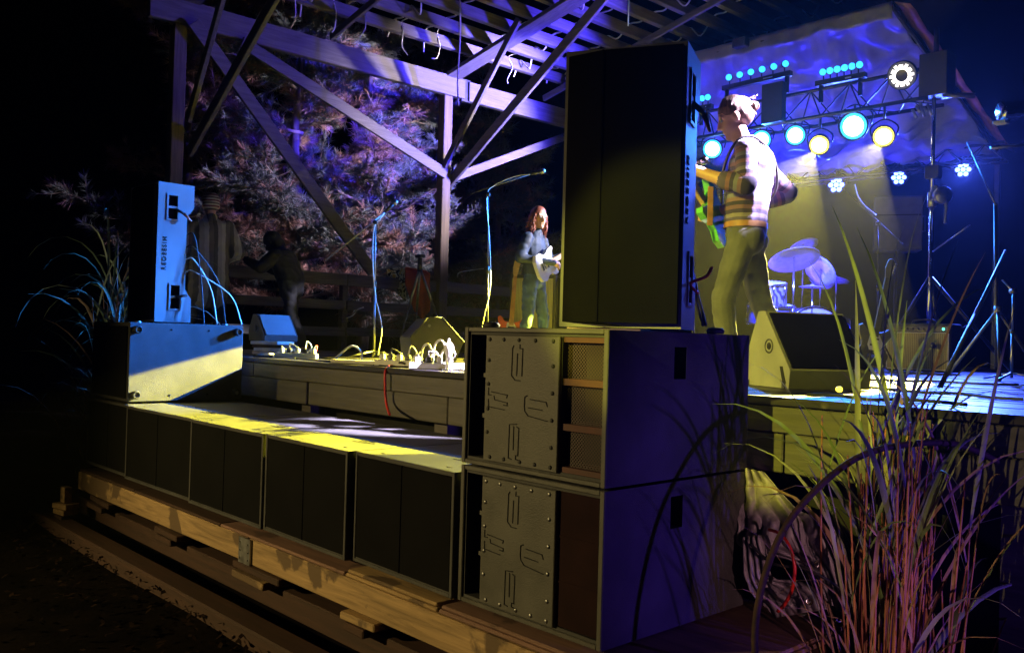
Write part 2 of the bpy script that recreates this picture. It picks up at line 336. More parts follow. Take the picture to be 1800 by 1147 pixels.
    def solo(s, name, mats, label, cat=None, group=None, kind=None, org=None):
        org = Vector(org) if org is not None else Vector(s.v[0])
        o = bpy.data.objects.new(name, s.mesh(name, mats, Matrix.Translation(-org))); COL.objects.link(o); o.location = org
        return tag(o, label, cat, group, kind)
def smooth_pts(pts, k=8):
    pts = [Vector(p) for p in pts]
    if len(pts) < 3: return pts
    P = [pts[0] * 2 - pts[1]] + pts + [pts[-1] * 2 - pts[-2]]; out = []
    for i in range(1, len(P) - 2):
        for j in range(k):
            t = j / k; a, b, c, d = P[i - 1], P[i], P[i + 1], P[i + 2]
            out.append(0.5 * ((2 * b) + (c - a) * t + (2 * a - 5 * b + 4 * c - d) * t * t + (-a + 3 * b - 3 * c + d) * t ** 3))
    out.append(pts[-1]); return out
def part(name, mats, parent, fn, world=False):
    b = MB(); fn(b); return b.build(name, mats, parent, world)
def copy_tree(o, parent=None):
    c = o.copy(); COL.objects.link(c); c.parent = parent
    for ch in list(o.children): copy_tree(ch, c)
    return c
def mtx3(x, y, z, o):
    x, y, z, o = Vector(x), Vector(y), Vector(z), Vector(o)
    return Matrix(((x.x, y.x, z.x, o.x), (x.y, y.y, z.y, o.y), (x.z, y.z, z.z, o.z), (0, 0, 0, 1)))
random.seed(7)
# ================================================================== SETTING
def ground():
    rng = random.Random(3); n = 70; L = 60.0; vs = []; fs = []
    def warp(t): return math.copysign(abs(t) ** 2.2, t) * L
    for j in range(n + 1):
        for i in range(n + 1):
            x = warp(i / n * 2 - 1) - 1; y = warp(j / n * 2 - 1) + 1
            z = GZ + 0.05 * mnoise.noise(Vector((x * 0.6, y * 0.6, 0))) + 0.02 * mnoise.noise(Vector((x * 3, y * 3, 5))) - 0.03
            vs.append((x, y, z))
    for j in range(n):
        for i in range(n): a = j * (n + 1) + i; fs.append((a, a + 1, a + n + 2, a + n + 1))
    b = MB(); b.add(vs, fs, 0, True); o = b.solo('ground', 'ground', None, kind='structure', org=(0, 0, 0))
    o['label'] = 'dark trodden earth ground in front of and around the stage'
ground()
def litter():
    rng = random.Random(11); b = MB()
    for i in range(1500):
        x = rng.uniform(-6, 2.2); y = rng.choice([rng.uniform(-0.9, -0.2), rng.uniform(-0.35, 1.0) if x > 0.3 else rng.uniform(-1.4, -0.2)])
        s = rng.uniform(0.012, 0.035); a = rng.uniform(0, 6.28); z = GZ + 0.012 + rng.uniform(0, 0.02)
        d1 = Vector((math.cos(a), math.sin(a), rng.uniform(-.4, .4))) * s; d2 = Vector((-math.sin(a), math.cos(a), rng.uniform(-.5, .5))) * s * 0.45
        c = Vector((x, y, z)); b.add([c - d1, c - d2, c + d1, c + d2], [(0, 1, 2, 3)])
    b.solo('leaf_litter', 'litter', 'scattered dead leaves and straw lying on the dark ground', kind='stuff', org=(0, 0, GZ))
litter()
# ---- low platform under the subwoofers
PB = -0.05
pf = thing('sub_platform', 'low timber platform of boards and sleepers under the subwoofer row', 'platform', (-2.5, 0.4, GZ))
def brd(name, m, lo, hi, rz=0.0, bev=0.006, par=None):
    b = MB(); c = (Vector(lo) + Vector(hi)) / 2
    mt = Matrix.Translation(c) @ Matrix.Rotation(rz, 4, 'Z') @ Matrix.Translation(-c)
    b.box(lo, hi, 0, bev, mt); return b.build(name, m, par or pf, True)
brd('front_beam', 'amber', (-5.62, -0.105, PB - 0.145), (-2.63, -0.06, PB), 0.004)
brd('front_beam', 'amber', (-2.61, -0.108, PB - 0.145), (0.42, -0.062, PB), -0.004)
pl = MB()
pl.box((-2.70, -0.118, PB - 0.15), (-2.56, -0.1085, PB + 0.0)); plo = pl.build('splice_plate', 'dullsteel', pf, True)
for i in range(2):
    for j in range(3):
        part('bolt', 'chrome', plo, lambda b: b.lathe([(0.006, 0), (0.006, 0.004), (0, 0.005)], (-2.68 + 0.1 * i, -0.118, PB - 0.03 - 0.045 * j), (0, -1, 0), 8), True)
for i, (x, wd) in enumerate(((-5.3, 0.5), (-3.9, 0.4), (-2.75, 0.55), (-1.55, 0.28), (-0.3, 0.3))):
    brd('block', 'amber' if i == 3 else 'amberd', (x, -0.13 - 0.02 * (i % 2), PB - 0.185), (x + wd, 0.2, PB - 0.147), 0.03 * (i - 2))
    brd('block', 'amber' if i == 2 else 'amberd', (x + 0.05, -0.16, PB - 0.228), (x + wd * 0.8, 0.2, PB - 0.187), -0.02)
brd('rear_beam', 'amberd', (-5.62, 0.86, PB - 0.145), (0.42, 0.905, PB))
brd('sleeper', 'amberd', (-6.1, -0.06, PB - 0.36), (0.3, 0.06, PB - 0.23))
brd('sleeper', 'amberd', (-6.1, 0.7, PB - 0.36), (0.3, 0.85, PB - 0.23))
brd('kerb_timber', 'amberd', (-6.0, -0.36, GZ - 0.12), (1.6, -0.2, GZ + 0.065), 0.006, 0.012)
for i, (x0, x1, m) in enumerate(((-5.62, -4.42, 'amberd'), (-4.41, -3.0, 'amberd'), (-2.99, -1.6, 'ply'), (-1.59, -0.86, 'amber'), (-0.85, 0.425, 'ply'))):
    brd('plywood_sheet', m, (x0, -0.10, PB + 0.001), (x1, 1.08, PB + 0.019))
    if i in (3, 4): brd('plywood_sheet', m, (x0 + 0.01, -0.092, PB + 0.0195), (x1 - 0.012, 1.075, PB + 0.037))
# stacked offcuts at the far end of the platform
t = thing('timber_offcut_stack', 'small pile of sawn timber offcuts lit amber at the far platform end', 'timber', (-5.45, -0.25, GZ))
for i in range(3): part('offcut', 'amber' if i else 'amberd', t, lambda b: b.box((-0.09, -0.06, 0.05 + i * 0.045), (0.09, 0.06, 0.09 + i * 0.045), 0, 0.004, Matrix.Rotation(0.15 * i, 4, 'Z')))
part('offcut', 'amber', t, lambda b: b.box((-0.05, -0.03, 0.186), (0.05, 0.03, 0.31), 0, 0.004))

# ---- stage
st = thing('stage', 'dark painted timber stage with plank floor and two-board fascia', 'stage', (-3, 1.15, GZ))
SX0, SX1, SY0, SY1 = -8.2, 2.6, 1.15, 11.0
y = SY0 - 0.02; k = 0; rng = random.Random(5)
while y < SY1:
    wd = 0.142; cuts = [SX0, rng.uniform(-6, -4.5), rng.uniform(-2.2, -0.6), SX1]
    for a, c in zip(cuts[:-1], cuts[1:]):
        if y > 4.5 and c < -5.9 : pass
        dz = rng.uniform(-0.003, 0.003)
        part('floor_plank', 'deck', st, lambda b: b.box((a + 0.002, y, SZ - 0.038 + dz), (c - 0.002, y + wd - 0.007, SZ + dz), 0, 0.004), True)
    y += wd
for (a, c) in ((SX0, -5.1), (-5.095, -3.1), (-3.095, -1.15), (-1.145, 0.72), (0.725, SX1)):
    part('fascia_board', 'fascia', st, lambda b: b.box((a, SY0, SZ - 0.16), (c - 0.006, SY0 + 0.04, SZ - 0.042), 0, 0.004), True)
for (a, c, d) in ((SX0, -4.2, 0), (-4.19, -2.4, .012), (-2.39, 0.05, 0.005), (0.055, SX1, 0)):
    part('fascia_board', 'fascia', st, lambda b: b.box((a, SY0 + 0.012 + d, SZ - 0.345), (c - 0.006, SY0 + 0.055 + d, SZ - 0.164), 0, 0.006), True)
for x in (-8, -6.2, -4.4, -2.6, -0.8, 1.0, 2.4):
    for yy in (1.35, 4.0, 7.0, 10.5):
        part('leg_post', 'stainx', st, lambda b: b.box((x - .07, yy - .07, GZ - 0.1), (x + .07, yy + .07, SZ - 0.05)), True)
part('understage_dark', 'dark', st, lambda b: b.box((SX0, 1.5, GZ - 0.05), (SX1, 1.52, SZ - 0.05)), True)  # black sheet standing in for the darkness under the stage

# ---- pavilion timber frame
PX = -8.0
pg = thing('pavilion_frame', 'dark stained timber pavilion frame with braces, rafters and purlins over the stage', 'pavilion', (PX, 1.55, GZ))
for yy in (1.55, 5.5, 9.45):
    b = MB(); b.box((PX - 0.075, yy - 0.075, GZ), (PX + 0.075, yy + 0.075, 4.64), 0, 0.008); b.build('post', 'post', pg, True)
b = MB(); b.box((PX - 0.045, 1.2, 4.66), (PX + 0.05, 5.82, 4.95), 0, 0.006); b.build('beam', 'stain', pg, True)
b = MB(); b.box((PX - 0.045, 5.90, 4.64), (PX + 0.055, 10.6, 4.93), 0, 0.006); b.build('beam', 'stain', pg, True)
part('beam_joint', 'blackmetal', pg, lambda b: b.box((PX - 0.06, 5.78, 4.63), (PX + 0.02, 5.94, 4.96)), True)
def brace(a, c, w_=0.045, h_=0.15, ref=(1, 0, 0), m='stain', name='brace'):
    b = MB(); b.bar(a, c, w_, h_, 0, ref, 0.005); return b.build(name, m, pg, True)
XI = PX + 0.105
brace(onX(784, 306, XI), onX(425, 74, XI), 0.15, 0.045)
brace(onX(797, 312, XI), onX(1000, 238, XI), 0.12, 0.045)
brace(onX(340, 40, XI + .05), onX(655, 478, XI + .05), 0.16, 0.045)
RP = onY(985, -2, 5.5); r0 = Vector((PX - 0.3, 5.5, 4.85)); sl = (RP.z - r0.z) / (RP.x - r0.x)
SLOPE = 0.2
def roofz(x): return 4.83 + (x - PX) * SLOPE
for yy in (1.55, 5.5, 9.45):
    b = MB(); b.bar((PX - 0.5, yy + 0.1, roofz(PX - 0.5) + 0.12), (-3.6, yy + 0.1, roofz(-3.6) + 0.12), 0.06, 0.26, 0, (0, 1, 0), 0.005)
    b.build('rafter', 'stainx', pg, True)
for (yy, p) in ((5.5, (((781, 292), (912, 34)), ((766, 350), (1066, -8)))), (1.55, (((331, 212), (392, -8)), ((333, 268), (492, -20))))):
    for i, (a, c) in enumerate(p):
        off = -0.09 + 0.21 * i if yy > 2 else 0.02 + 0.2 * i
        A = onY(*a, yy + off); C2 = onY(*c, yy + off); brace(A, C2, 0.14 if i else 0.1, 0.05, (0, 1, 0), 'stainx')
for i in range(11):
    x = PX + 0.42 + i * 0.40
    part('purlin', 'stain', pg, lambda b: b.box((x - 0.045, 1.0, roofz(x) + 0.252), (x + 0.045, 10.6, roofz(x) + 0.40), 0, 0.005), True)
for yy in (3.5, 7.4):
    brace((PX + 0.1, yy, 4.98), (-3.6, yy, roofz(-3.6) + 0.23), 0.09, 0.045, (0, 1, 0), 'stainx', 'rafter')
# ---- railing along the stage's left side
fe = thing('stage_railing', 'weathered dark timber railing with three flat rails beside the pines', 'railing', (PX, 3.5, SZ))
for (z, hgt) in ((1.86, 0.15), (1.52, 0.12), (1.17, 0.11)):
    for (a, c) in ((1.64, 3.9), (3.92, 5.41), (5.59, 7.6), (7.62, 9.36)):
        part('rail', 'stain', fe, lambda b: b.box((PX - 0.02, a, z - hgt / 2 + random.uniform(-.008, .008)), (PX + 0.022, c, z + hgt / 2), 0, 0.005), True)
for yy in (3.91, 7.61):
    part('rail_post', 'stainx', fe, lambda b: b.box((PX - 0.11, yy - 0.045, SZ), (PX - 0.022, yy + 0.045, 1.95), 0, 0.005), True)

# ---- pale wires draped over the purlins
rng = random.Random(21)
WL = ['first loose pale wire looped over the purlins nearest the front corner', 'slack double-looped pale wire hanging low between two purlins', 'pale wire running straight over the purlins above the diagonal brace',
      'pale wire draped over purlins left of the centre post', 'pale wire draped over purlins just above the centre post', 'pale wire draped over purlins just right of the centre post',
      'pale wire crossing the purlins beside the two long struts', 'pale wire sagging over the purlins behind the long strut', 'pale wire on the purlins left of the tall black speaker', 'farthest pale wire over the purlins above the tall speaker']
for i, yy in enumerate((2.3, 2.9, 3.6, 4.2, 4.8, 5.9, 6.5, 7.2, 8.0, 9.0)):
    pts = []; x = PX + 0.42
    n0 = rng.choice([0, 0, 1])
    p0 = Vector((x - 0.06, yy, roofz(x) + 0.22 - rng.uniform(0, .12))); pts.append(p0)
    for k in range(n0, 11):
        xx = PX + 0.42 + k * 0.40; jit = rng.uniform(-.09, .09)
        pts.append(Vector((xx, yy + jit, roofz(xx) + 0.415)))
        if k < 10:
            sag = rng.choice([0.03, 0.05, 0.12, 0.2]) if i != 1 else 0.22
            pts.append(Vector((xx + 0.20, yy + jit, roofz(xx + .20) + 0.415 - sag)))
    b = MB(); b.tube(smooth_pts(pts, 5), 0.011, 6); 
    b.solo('draped_wire', 'wire', WL[i], 'wire', 'pale wires draped over the pavilion purlins')
# short wire ends tied around the lowest purlin
x = PX + 0.42
for i, (yy, ln) in enumerate(((2.05, .16), (2.75, .22), (3.3, .3), (3.75, .2), (4.35, .24), (4.95, .22), (6.3, .3), (7.5, .26))):
    b = MB(); z = roofz(x)
    jj = lambda s: rng.uniform(-s, s)
    b.tube(smooth_pts([(x + .3, yy + jj(.2), z + .46), (x + .05, yy, z + .41), (x + 0.062, yy + .02 + jj(.02), z + .3), (x + 0.06, yy + .03 + jj(.03), z + .22), (x + .05 + jj(.03), yy + jj(.05), z + .25 - ln * .7 + jj(.05)), (x + .07 + jj(.05), yy + jj(.08), z + .25 - ln * rng.uniform(.7, 1.2))], 4), 0.0075, 6)
    b.solo('wire_tail', 'wire', 'short pale wire tail tied round the lowest purlin, ' + ['nearest the front corner post', 'second from the front corner post', 'third from the front corner post', 'fourth from the front corner post', 'halfway along the near bay', 'just left of the centre post', 'first beyond the centre post', 'farthest, beside the tall speaker'][i], 'wire', 'wire tails tied on the lowest purlin')
A = onY(808, -30, 4.6); B_ = onY(806, 186, 4.6)
b = MB(); b.tube(smooth_pts([A, A.lerp(B_, .4) + Vector((.02, 0, 0)), A.lerp(B_, .8) - Vector((.01, 0.01, 0)), B_], 6), 0.011, 6)
b.solo('hanging_wire', 'wire', 'long pale wire hanging straight down in front of the centre post', 'wire')
A = onY(1105, 0, 4.2); B_ = onY(1104, 46, 4.2)
b = MB(); b.tube([A + Vector((0, 0, .4)), A, B_], 0.007, 6); b.solo('hanging_wire', 'wire', 'short pale wire end hanging above the tall black speaker', 'wire')

# ---- pines behind the railing
def tuft(rng, c, d, s, out, n=46):
    a, b_, dd = frame(d)
    for i in range(n):
        th = rng.uniform(0, 6.283); sp = rng.uniform(0.25, 1.25); base = c + dd * rng.uniform(-0.06, 0.06) * s * 6
        v = (dd * math.cos(sp) + (a * math.cos(th) + b_ * math.sin(th)) * math.sin(sp)); L = s * rng.uniform(0.75, 1.15)
        side = v.cross(Vector((rng.uniform(-1, 1), rng.uniform(-1, 1), rng.uniform(-1, 1))))
        if side.length < 1e-3: continue
        side = side.normalized() * 0.0055
        out.append((base - side, base + side, base + v * L + Vector((0, 0, -0.02 * L))))
def pine(label, x, y, h, crown0, rad, seed, nb, lean=0.0, dead=0.4):
    rng = random.Random(seed); t = thing('pine_tree', label, 'tree', (x, y, GZ), 0, 'pine trees behind the stage railing')
    tr = MB(); pts = [(lean * k / 6 + rng.uniform(-.04, .04), rng.uniform(-.04, .04), h * k / 6) for k in range(7)]
    tr.tube(smooth_pts(pts, 4), [0.13 * (1 - 0.75 * i / 24) for i in range(25)], 10); tr.build('trunk', 'bark', t)
    br = MB(); gr = []; bn = []
    for i in range(nb):
        z = crown0 + (h - crown0) * (i + rng.random()) / nb; az = rng.uniform(0, 6.283); fr = 1 - 0.55 * (z - crown0) / (h - crown0)
        L = rad * fr * rng.uniform(0.6, 1.1); p0 = Vector((lean * z / h, 0, z)); dirv = Vector((math.cos(az), math.sin(az), rng.uniform(-0.05, 0.35)))
        bp = [p0 + dirv * L * k / 5 + Vector((rng.uniform(-.06, .06), rng.uniform(-.06, .06), 0.16 * L * (k / 5) ** 2 - 0.1 * L * (k / 5))) for k in range(6)]
        br.tube(bp, [0.028 * (1 - 0.8 * k / 5) for k in range(6)], 5)
        isdead = rng.random() < dead * 0.5
        for k in range(1, 6):
            for q in range(4 if k < 3 else 6):
                c0 = bp[k].lerp(bp[k - 1], rng.random()); sd = Vector((rng.uniform(-1, 1), rng.uniform(-1, 1), rng.uniform(-.35, .7))).normalized(); sd = (sd + dirv * 0.7).normalized()
                ll = rng.uniform(0.15, 0.42); c1 = c0 + sd * ll
                br.tube([c0, c0.lerp(c1, .5) + Vector((0, 0, -.02)), c1], [0.009, 0.006, 0.004], 4, 0, False)
                brown = isdead or rng.random() < dead * 0.45
                for e in (0.55, 1.0): tuft(rng, c0.lerp(c1, e), sd, rng.uniform(0.12, 0.185), bn if brown else gr, 32)
    br.build('branches', 'twig', t)
    for nm, L_, m in (('green_needles', gr, 'ndgreen'), ('brown_needles', bn, 'ndbrown')):
        b = MB(); vs = [p for tri in L_ for p in tri]; b.add(vs, [(3 * i, 3 * i + 1, 3 * i + 2) for i in range(len(L_))])
        o = b.build(nm, m, t); o['kind'] = 'stuff'
    return t
p1 = onX(520, 250, -9.6); pine('pine with a pale violet trunk and pinkish brown dead needles behind the railing', -9.6, p1.y, 6.6, 1.9, 1.7, 1, 44, 0.1, 0.5)
p2 = onX(650, 250, -10.3); pine('dense grey-green pine left of the centre post', -10.3, p2.y, 6.4, 1.6, 1.9, 2, 46, 0, 0.3)
p3 = onX(880, 300, -10.6); pine('dark green pine filling the gap right of the centre post', -10.6, p3.y, 5.6, 1.4, 2.0, 3, 44, 0, 0.15)
p4 = onX(330, 280, -11.0); pine('dim pine farthest left, mostly in shadow behind the corner post', -11.0, p4.y, 6.6, 2.0, 1.9, 4, 26, 0, 0.6)
p5 = onX(770, 300, -11.8); pine('tall dim pine standing behind the two brighter pines', -11.8, p5.y, 7.2, 1.6, 2.2, 6, 28, 0, 0.2)
# ================================================================== SPEAKERS
SW, SD, SH = 0.826, 0.939, 0.588
EMB = {'top': [[(.40, .08), (.385, .10), (.38, .31), (.43, .345), (.50, .345)], [(.525, .10), (.52, .31)], [(.455, .14), (.45, .31)], [(.485, .07), (.485, .1), (.525, .1)]],
       'bottom': [[(.47, .68), (.37, .69), (.365, .95), (.41, .955)], [(.43, .70), (.43, .88)], [(.47, .70), (.50, .71), (.495, .92), (.465, .92), (.465, .95), (.53, .957)]],
       'left': [[(.06, .42), (.06, .475), (.10, .475)], [(.10, .45), (.33, .465), (.32, .487)], [(.14, .482), (.15, .51), (.33, .525), (.33, .547), (.28, .545)], [(.06, .51), (.065, .57), (.29, .582)]],
       'right': [[(.60, .455), (.57, .465), (.565, .53), (.575, .575), (.62, .607), (.87, .63)], [(.64, .48), (.85, .49), (.865, .52)], [(.62, .545), (.80, .552)]]}
def big_sub(label, z, red):
    """x: 0 at the right face, -SW left; front at y = 0; z from 0"""
    t = thing('subwoofer', label, 'subwoofer', (0, 0, z), 0, 'two large subwoofers stacked at the stage corner')
    fr = 0.03
    cx0, cx1 = -0.68, -0.244                                    # centre plate
    XF = mtx3((1, 0, 0), (0, 0, 1), (0, -1, 0), (0, 0, 0))      # front panel frame: x, z
    b = MB()
    Z0, Z1 = 0.0, SH
    b.panel(-SW, 0, Z0, Z1, [(-SW + fr, cx0 - 0.002, fr, Z1 - fr, 0.42), (cx1 + 0.002, -fr, fr, Z1 - fr, 0.42)], XF, 0.4, 0, 1)
    XS = mtx3((0, 1, 0), (0, 0, 1), (1, 0, 0), (0, 0, 0))
    b.panel(0, SD, Z0, Z1, [(0.395, 0.475, SH * 0.68, SH * 0.9, 0.07)], XS, 0.06, 0, 1)
    XL = mtx3((0, -1, 0), (0, 0, 1), (-1, 0, 0), (-SW, 0, 0)); b.panel(-SD, 0, Z0, Z1, [], XL)
    XB = mtx3((-1, 0, 0), (0, 0, 1), (0, 1, 0), (0, SD, 0)); b.panel(0, SW, Z0, Z1, [], XB)
    XT = mtx3((1, 0, 0), (0, 1, 0), (0, 0, 1), (0, 0, SH)); b.panel(-SW, 0, 0, SD, [], XT)
    XD = mtx3((1, 0, 0), (0, -1, 0), (0, 0, -1), (0, 0, 0)); b.panel(-SW, 0, -SD, 0, [], XD)
    b.build('cabinet', ['cab', 'cabflat'], t)
    # raised outer rim of the front
    for nm, lo, hi in (('rim', (-SW - .002, -.012, -.001), (-SW + .022, .0, SH + .002)), ('rim', (-.022, -.012, -.001), (.002, 0, SH + .002)),
                       ('rim', (-SW + .022, -.0115, SH - .018), (-.022, 0, SH + .002)), ('rim', (-SW + .022, -.0115, -.001), (-.022, 0, .018))):
        part(nm, 'plate', t, lambda b: b.box(lo, hi, 0, 0.003))
    p = part('front_plate', 'plate', t, lambda b: b.box((cx0, -0.016, 0.026), (cx1, 0.02, SH - 0.03), 0, 0.003))
    W, H = cx1 - cx0, SH - 0.056
    def pp(q): return Vector((cx0 + q[0] * W, -0.0172, SH - 0.03 - q[1] * H))
    for nm, pls in EMB.items():
        b = MB()
        for pl_ in pls:
            for a, c in zip(pl_[:-1], pl_[1:]):
                A, C2 = pp(a), pp(c); d = (C2 - A).normalized() * 0.0012; b.bar(A - d, C2 + d, 0.0036, 0.003, 0, (0, 1, 0))
        b.build('emblem', 'dark', p)
    bl = [(x, 0.035) for x in (.06, .26, .47, .69, .92)] + [(x, 0.965) for x in (.1, .3, .52, .72, .92)] + [(.055, q) for q in (.2, .39, .585, .77)] + [(.925, q) for q in (.22, .42, .62, .82)]
    for q in bl:
        c = pp(q); c.y = -0.016
        part('bolt', 'rubber' if not red else 'dullsteel', p, lambda b: b.lathe([(.0085, 0), (.0085, .003), (.006, .0055), (0, .0055)], c, (0, -1, 0), 10))
    for k in (1, 2):
        zz = fr + (SH - 2 * fr) * k / 3
        part('divider', 'plate', t, lambda b: b.box((-SW + fr + 0.001, 0.05, zz - .009), (cx0 - 0.003, 0.41, zz + .009)))
        if not red: part('divider', 'redpaint', t, lambda b: b.box((cx1 + 0.003, 0.004, zz - .013), (-fr - 0.001, 0.41, zz + .013)))
    if not red:
        for zz in (fr + 0.011, SH - fr - 0.011): part('divider', 'redpaint', t, lambda b: b.box((cx1 + 0.003, 0.004, zz - .0105), (-fr - 0.001, 0.40, zz + .0105)))
        part('grille', 'perf', t, lambda b: b.panel(cx1 + 0.003, -fr - .001, fr + .001, SH - fr - .001, [], mtx3((1, 0, 0), (0, 0, 1), (0, -1, 0), (0, 0.03, 0))))
        part('lining', 'cabflat', t, lambda b: b.panel(cx1 + 0.003, -fr - .001, fr + .001, SH - fr - .001, [], mtx3((1, 0, 0), (0, 0, 1), (0, -1, 0), (0, 0.14, 0))))
    else:
        part('grille_cloth', 'redcover', t, lambda b: b.box((cx1 + 0.004, 0.004, fr + .002), (-fr - .002, 0.012, SH - fr - .002), 0, .003))
        for k in (1, 2): part('cover_seam', 'redcover', t, lambda b: b.box((cx1 + 0.006, 0.001, fr + (SH - 2 * fr) * k / 3 - .004), (-fr - .004, .0035, fr + (SH - 2 * fr) * k / 3 + .004)))
    for x in (-SW + .09, -.09):
        for yy in (.09, SD - .09): part('foot', 'rubber', t, lambda b: b.lathe([(0, 0), (.02, 0), (.024, -.011), (0, -.011)], (x, yy, 0), (0, 0, 1), 12))
    return t
big_sub('lower of two stacked subwoofers, shiny bolts and dark red cover over its side chamber', 0.0, True)
big_sub('upper of two stacked subwoofers, black bolts and perforated grille over its side chamber', 0.6, False)

def row_sub(label, x0, x1, yf, rz, h=0.552):
    W = x1 - x0; t = thing('floor_subwoofer', label, 'subwoofer', ((x0 + x1) / 2, yf, 0.0), rz, 'low subwoofers standing in a row before the stage')
    D = 0.93; a, c = -W / 2, W / 2
    def cab(b):
        XF = mtx3((1, 0, 0), (0, 0, 1), (0, -1, 0), (0, 0, 0)); b.panel(a, c, 0, h, [(a + .02, c - .02, .022, h - .022, .022)], XF, .02, 0, 1)
        b.panel(0, D, 0, h, [(.4, .5, h * .6, h * .82, .06)], mtx3((0, 1, 0), (0, 0, 1), (1, 0, 0), (c, 0, 0)), .05, 0, 1)
        b.panel(-D, 0, 0, h, [], mtx3((0, -1, 0), (0, 0, 1), (-1, 0, 0), (a, 0, 0))); b.panel(-c, -a, 0, h, [], mtx3((-1, 0, 0), (0, 0, 1), (0, 1, 0), (0, D, 0)))
        b.panel(a, c, 0, D, [(a + .12, a + .16, .06, .075, .004), (c - .16, c - .12, .06, .075, .004)], mtx3((1, 0, 0), (0, 1, 0), (0, 0, 1), (0, 0, h)), .005, 0, 1)
        b.panel(a, c, -D, 0, [], mtx3((1, 0, 0), (0, -1, 0), (0, 0, -1), (0, 0, 0)))
    part('cabinet', ['cab', 'cabflat'], t, cab)
    for s0, s1 in ((a + .021, -.004), (.004, c - .021)): part('grille', 'grille', t, lambda b: b.box((s0, -.006, .024), (s1, .012, h - .024), 0, .004))
    part('grille_bar', 'grille', t, lambda b: b.box((-.0035, -.009, .024), (.0035, .01, h - .024)))
    for s0, s1, z0, z1 in ((a, a + .018, 0, h), (c - .018, c, 0, h), (a + .018, c - .018, h - .018, h), (a + .018, c - .018, 0, .018)):
        part('rim', 'cab', t, lambda b: b.box((s0, -.008, z0 + .0005), (s1, -.0005, z1 - .0005), 0, .002))
    p = (W * .18, 0.28)
    for e in ([(-.08, .03), (.06, .03), (.09, 0), (.06, -.03), (-.08, -.03)], [(-.06, 0), (.05, 0)]):
        part('emblem', 'dark', t, lambda b: [b.bar(Vector((p[0] + q[0], p[1] + q[1], h + .001)), Vector((p[0] + s[0], p[1] + s[1], h + .001)), .004, .003, 0, (0, 0, 1)) for q, s in zip(e[:-1], e[1:])])
    for x in (a + .09, c - .09):
        for yy in (.09, D - .09): part('foot', 'rubber', t, lambda b: b.lathe([(0, 0), (.02, 0), (.024, -.012), (0, -.012)], (x, yy, 0), (0, 0, 1), 12))
row_sub('low subwoofer directly left of the tall stack, nearest of the row', -1.668, -0.848, -0.012, R(-1.5))
row_sub('second low subwoofer left of the tall stack', -2.562, -1.680, -0.035, R(-.7))
row_sub('third low subwoofer left of the tall stack', -3.578, -2.574, -0.042, R(0.1))
row_sub('low subwoofer at the far left end, half under the blue and yellow lit one', -4.76, -3.590, -0.03, R(.8))
row_sub('last low subwoofer, hidden in the dark under the blue and yellow lit one', -5.72, -4.772, -0.012, R(0.5))
# upper subwoofer on the left, its underside with round feet turned to the camera
def left_upper():
    XR = -4.885; h = 0.632
    t = thing('subwoofer', 'subwoofer on its side on the row, round rubber feet facing right, lit blue and yellow', 'subwoofer', (XR, 0, 0.555))
    part('cabinet', ['cab', 'cabflat'], t, lambda b: (b.box((-.83, 0.001, 0.012), (0, SD, h), 0, 0.006)))
    part('grille', 'grille', t, lambda b: b.box((-.80, -.012, .04), (-.03, .0, h - .03), 0, .004))
    for yy in (0.055, SD - .06):
        for zz in (0.07, h - .055):
            f = part('foot', 'rubber', t, lambda b: b.lathe([(0.03, 0), (.034, .03), (.028, .05), (.02, .05), (.018, .035), (0, .035)], (0, yy, zz), (1, 0, 0), 18))
            part('washer', 'dullsteel', f, lambda b: b.lathe([(0.016, .0355), (.016, .039), (.007, .04), (.006, .037), (0, .037)], (0, yy, zz), (1, 0, 0), 14))
    for yy, zz in ((.33, .06), (.64, .06), (.33, h - .05), (.64, h - .05)):
        part('bolt', 'dark', t, lambda b: b.lathe([(.009, 0), (.008, .004), (0, .004)], (0, yy, zz), (1, 0, 0), 10))
    for yy in (.1, .82):
        part('foot', 'dullsteel', t, lambda b: b.lathe([(.022, 0), (.022, .012), (0, .014)], (-.1, yy, h), (0, 0, 1), 12))
left_upper()

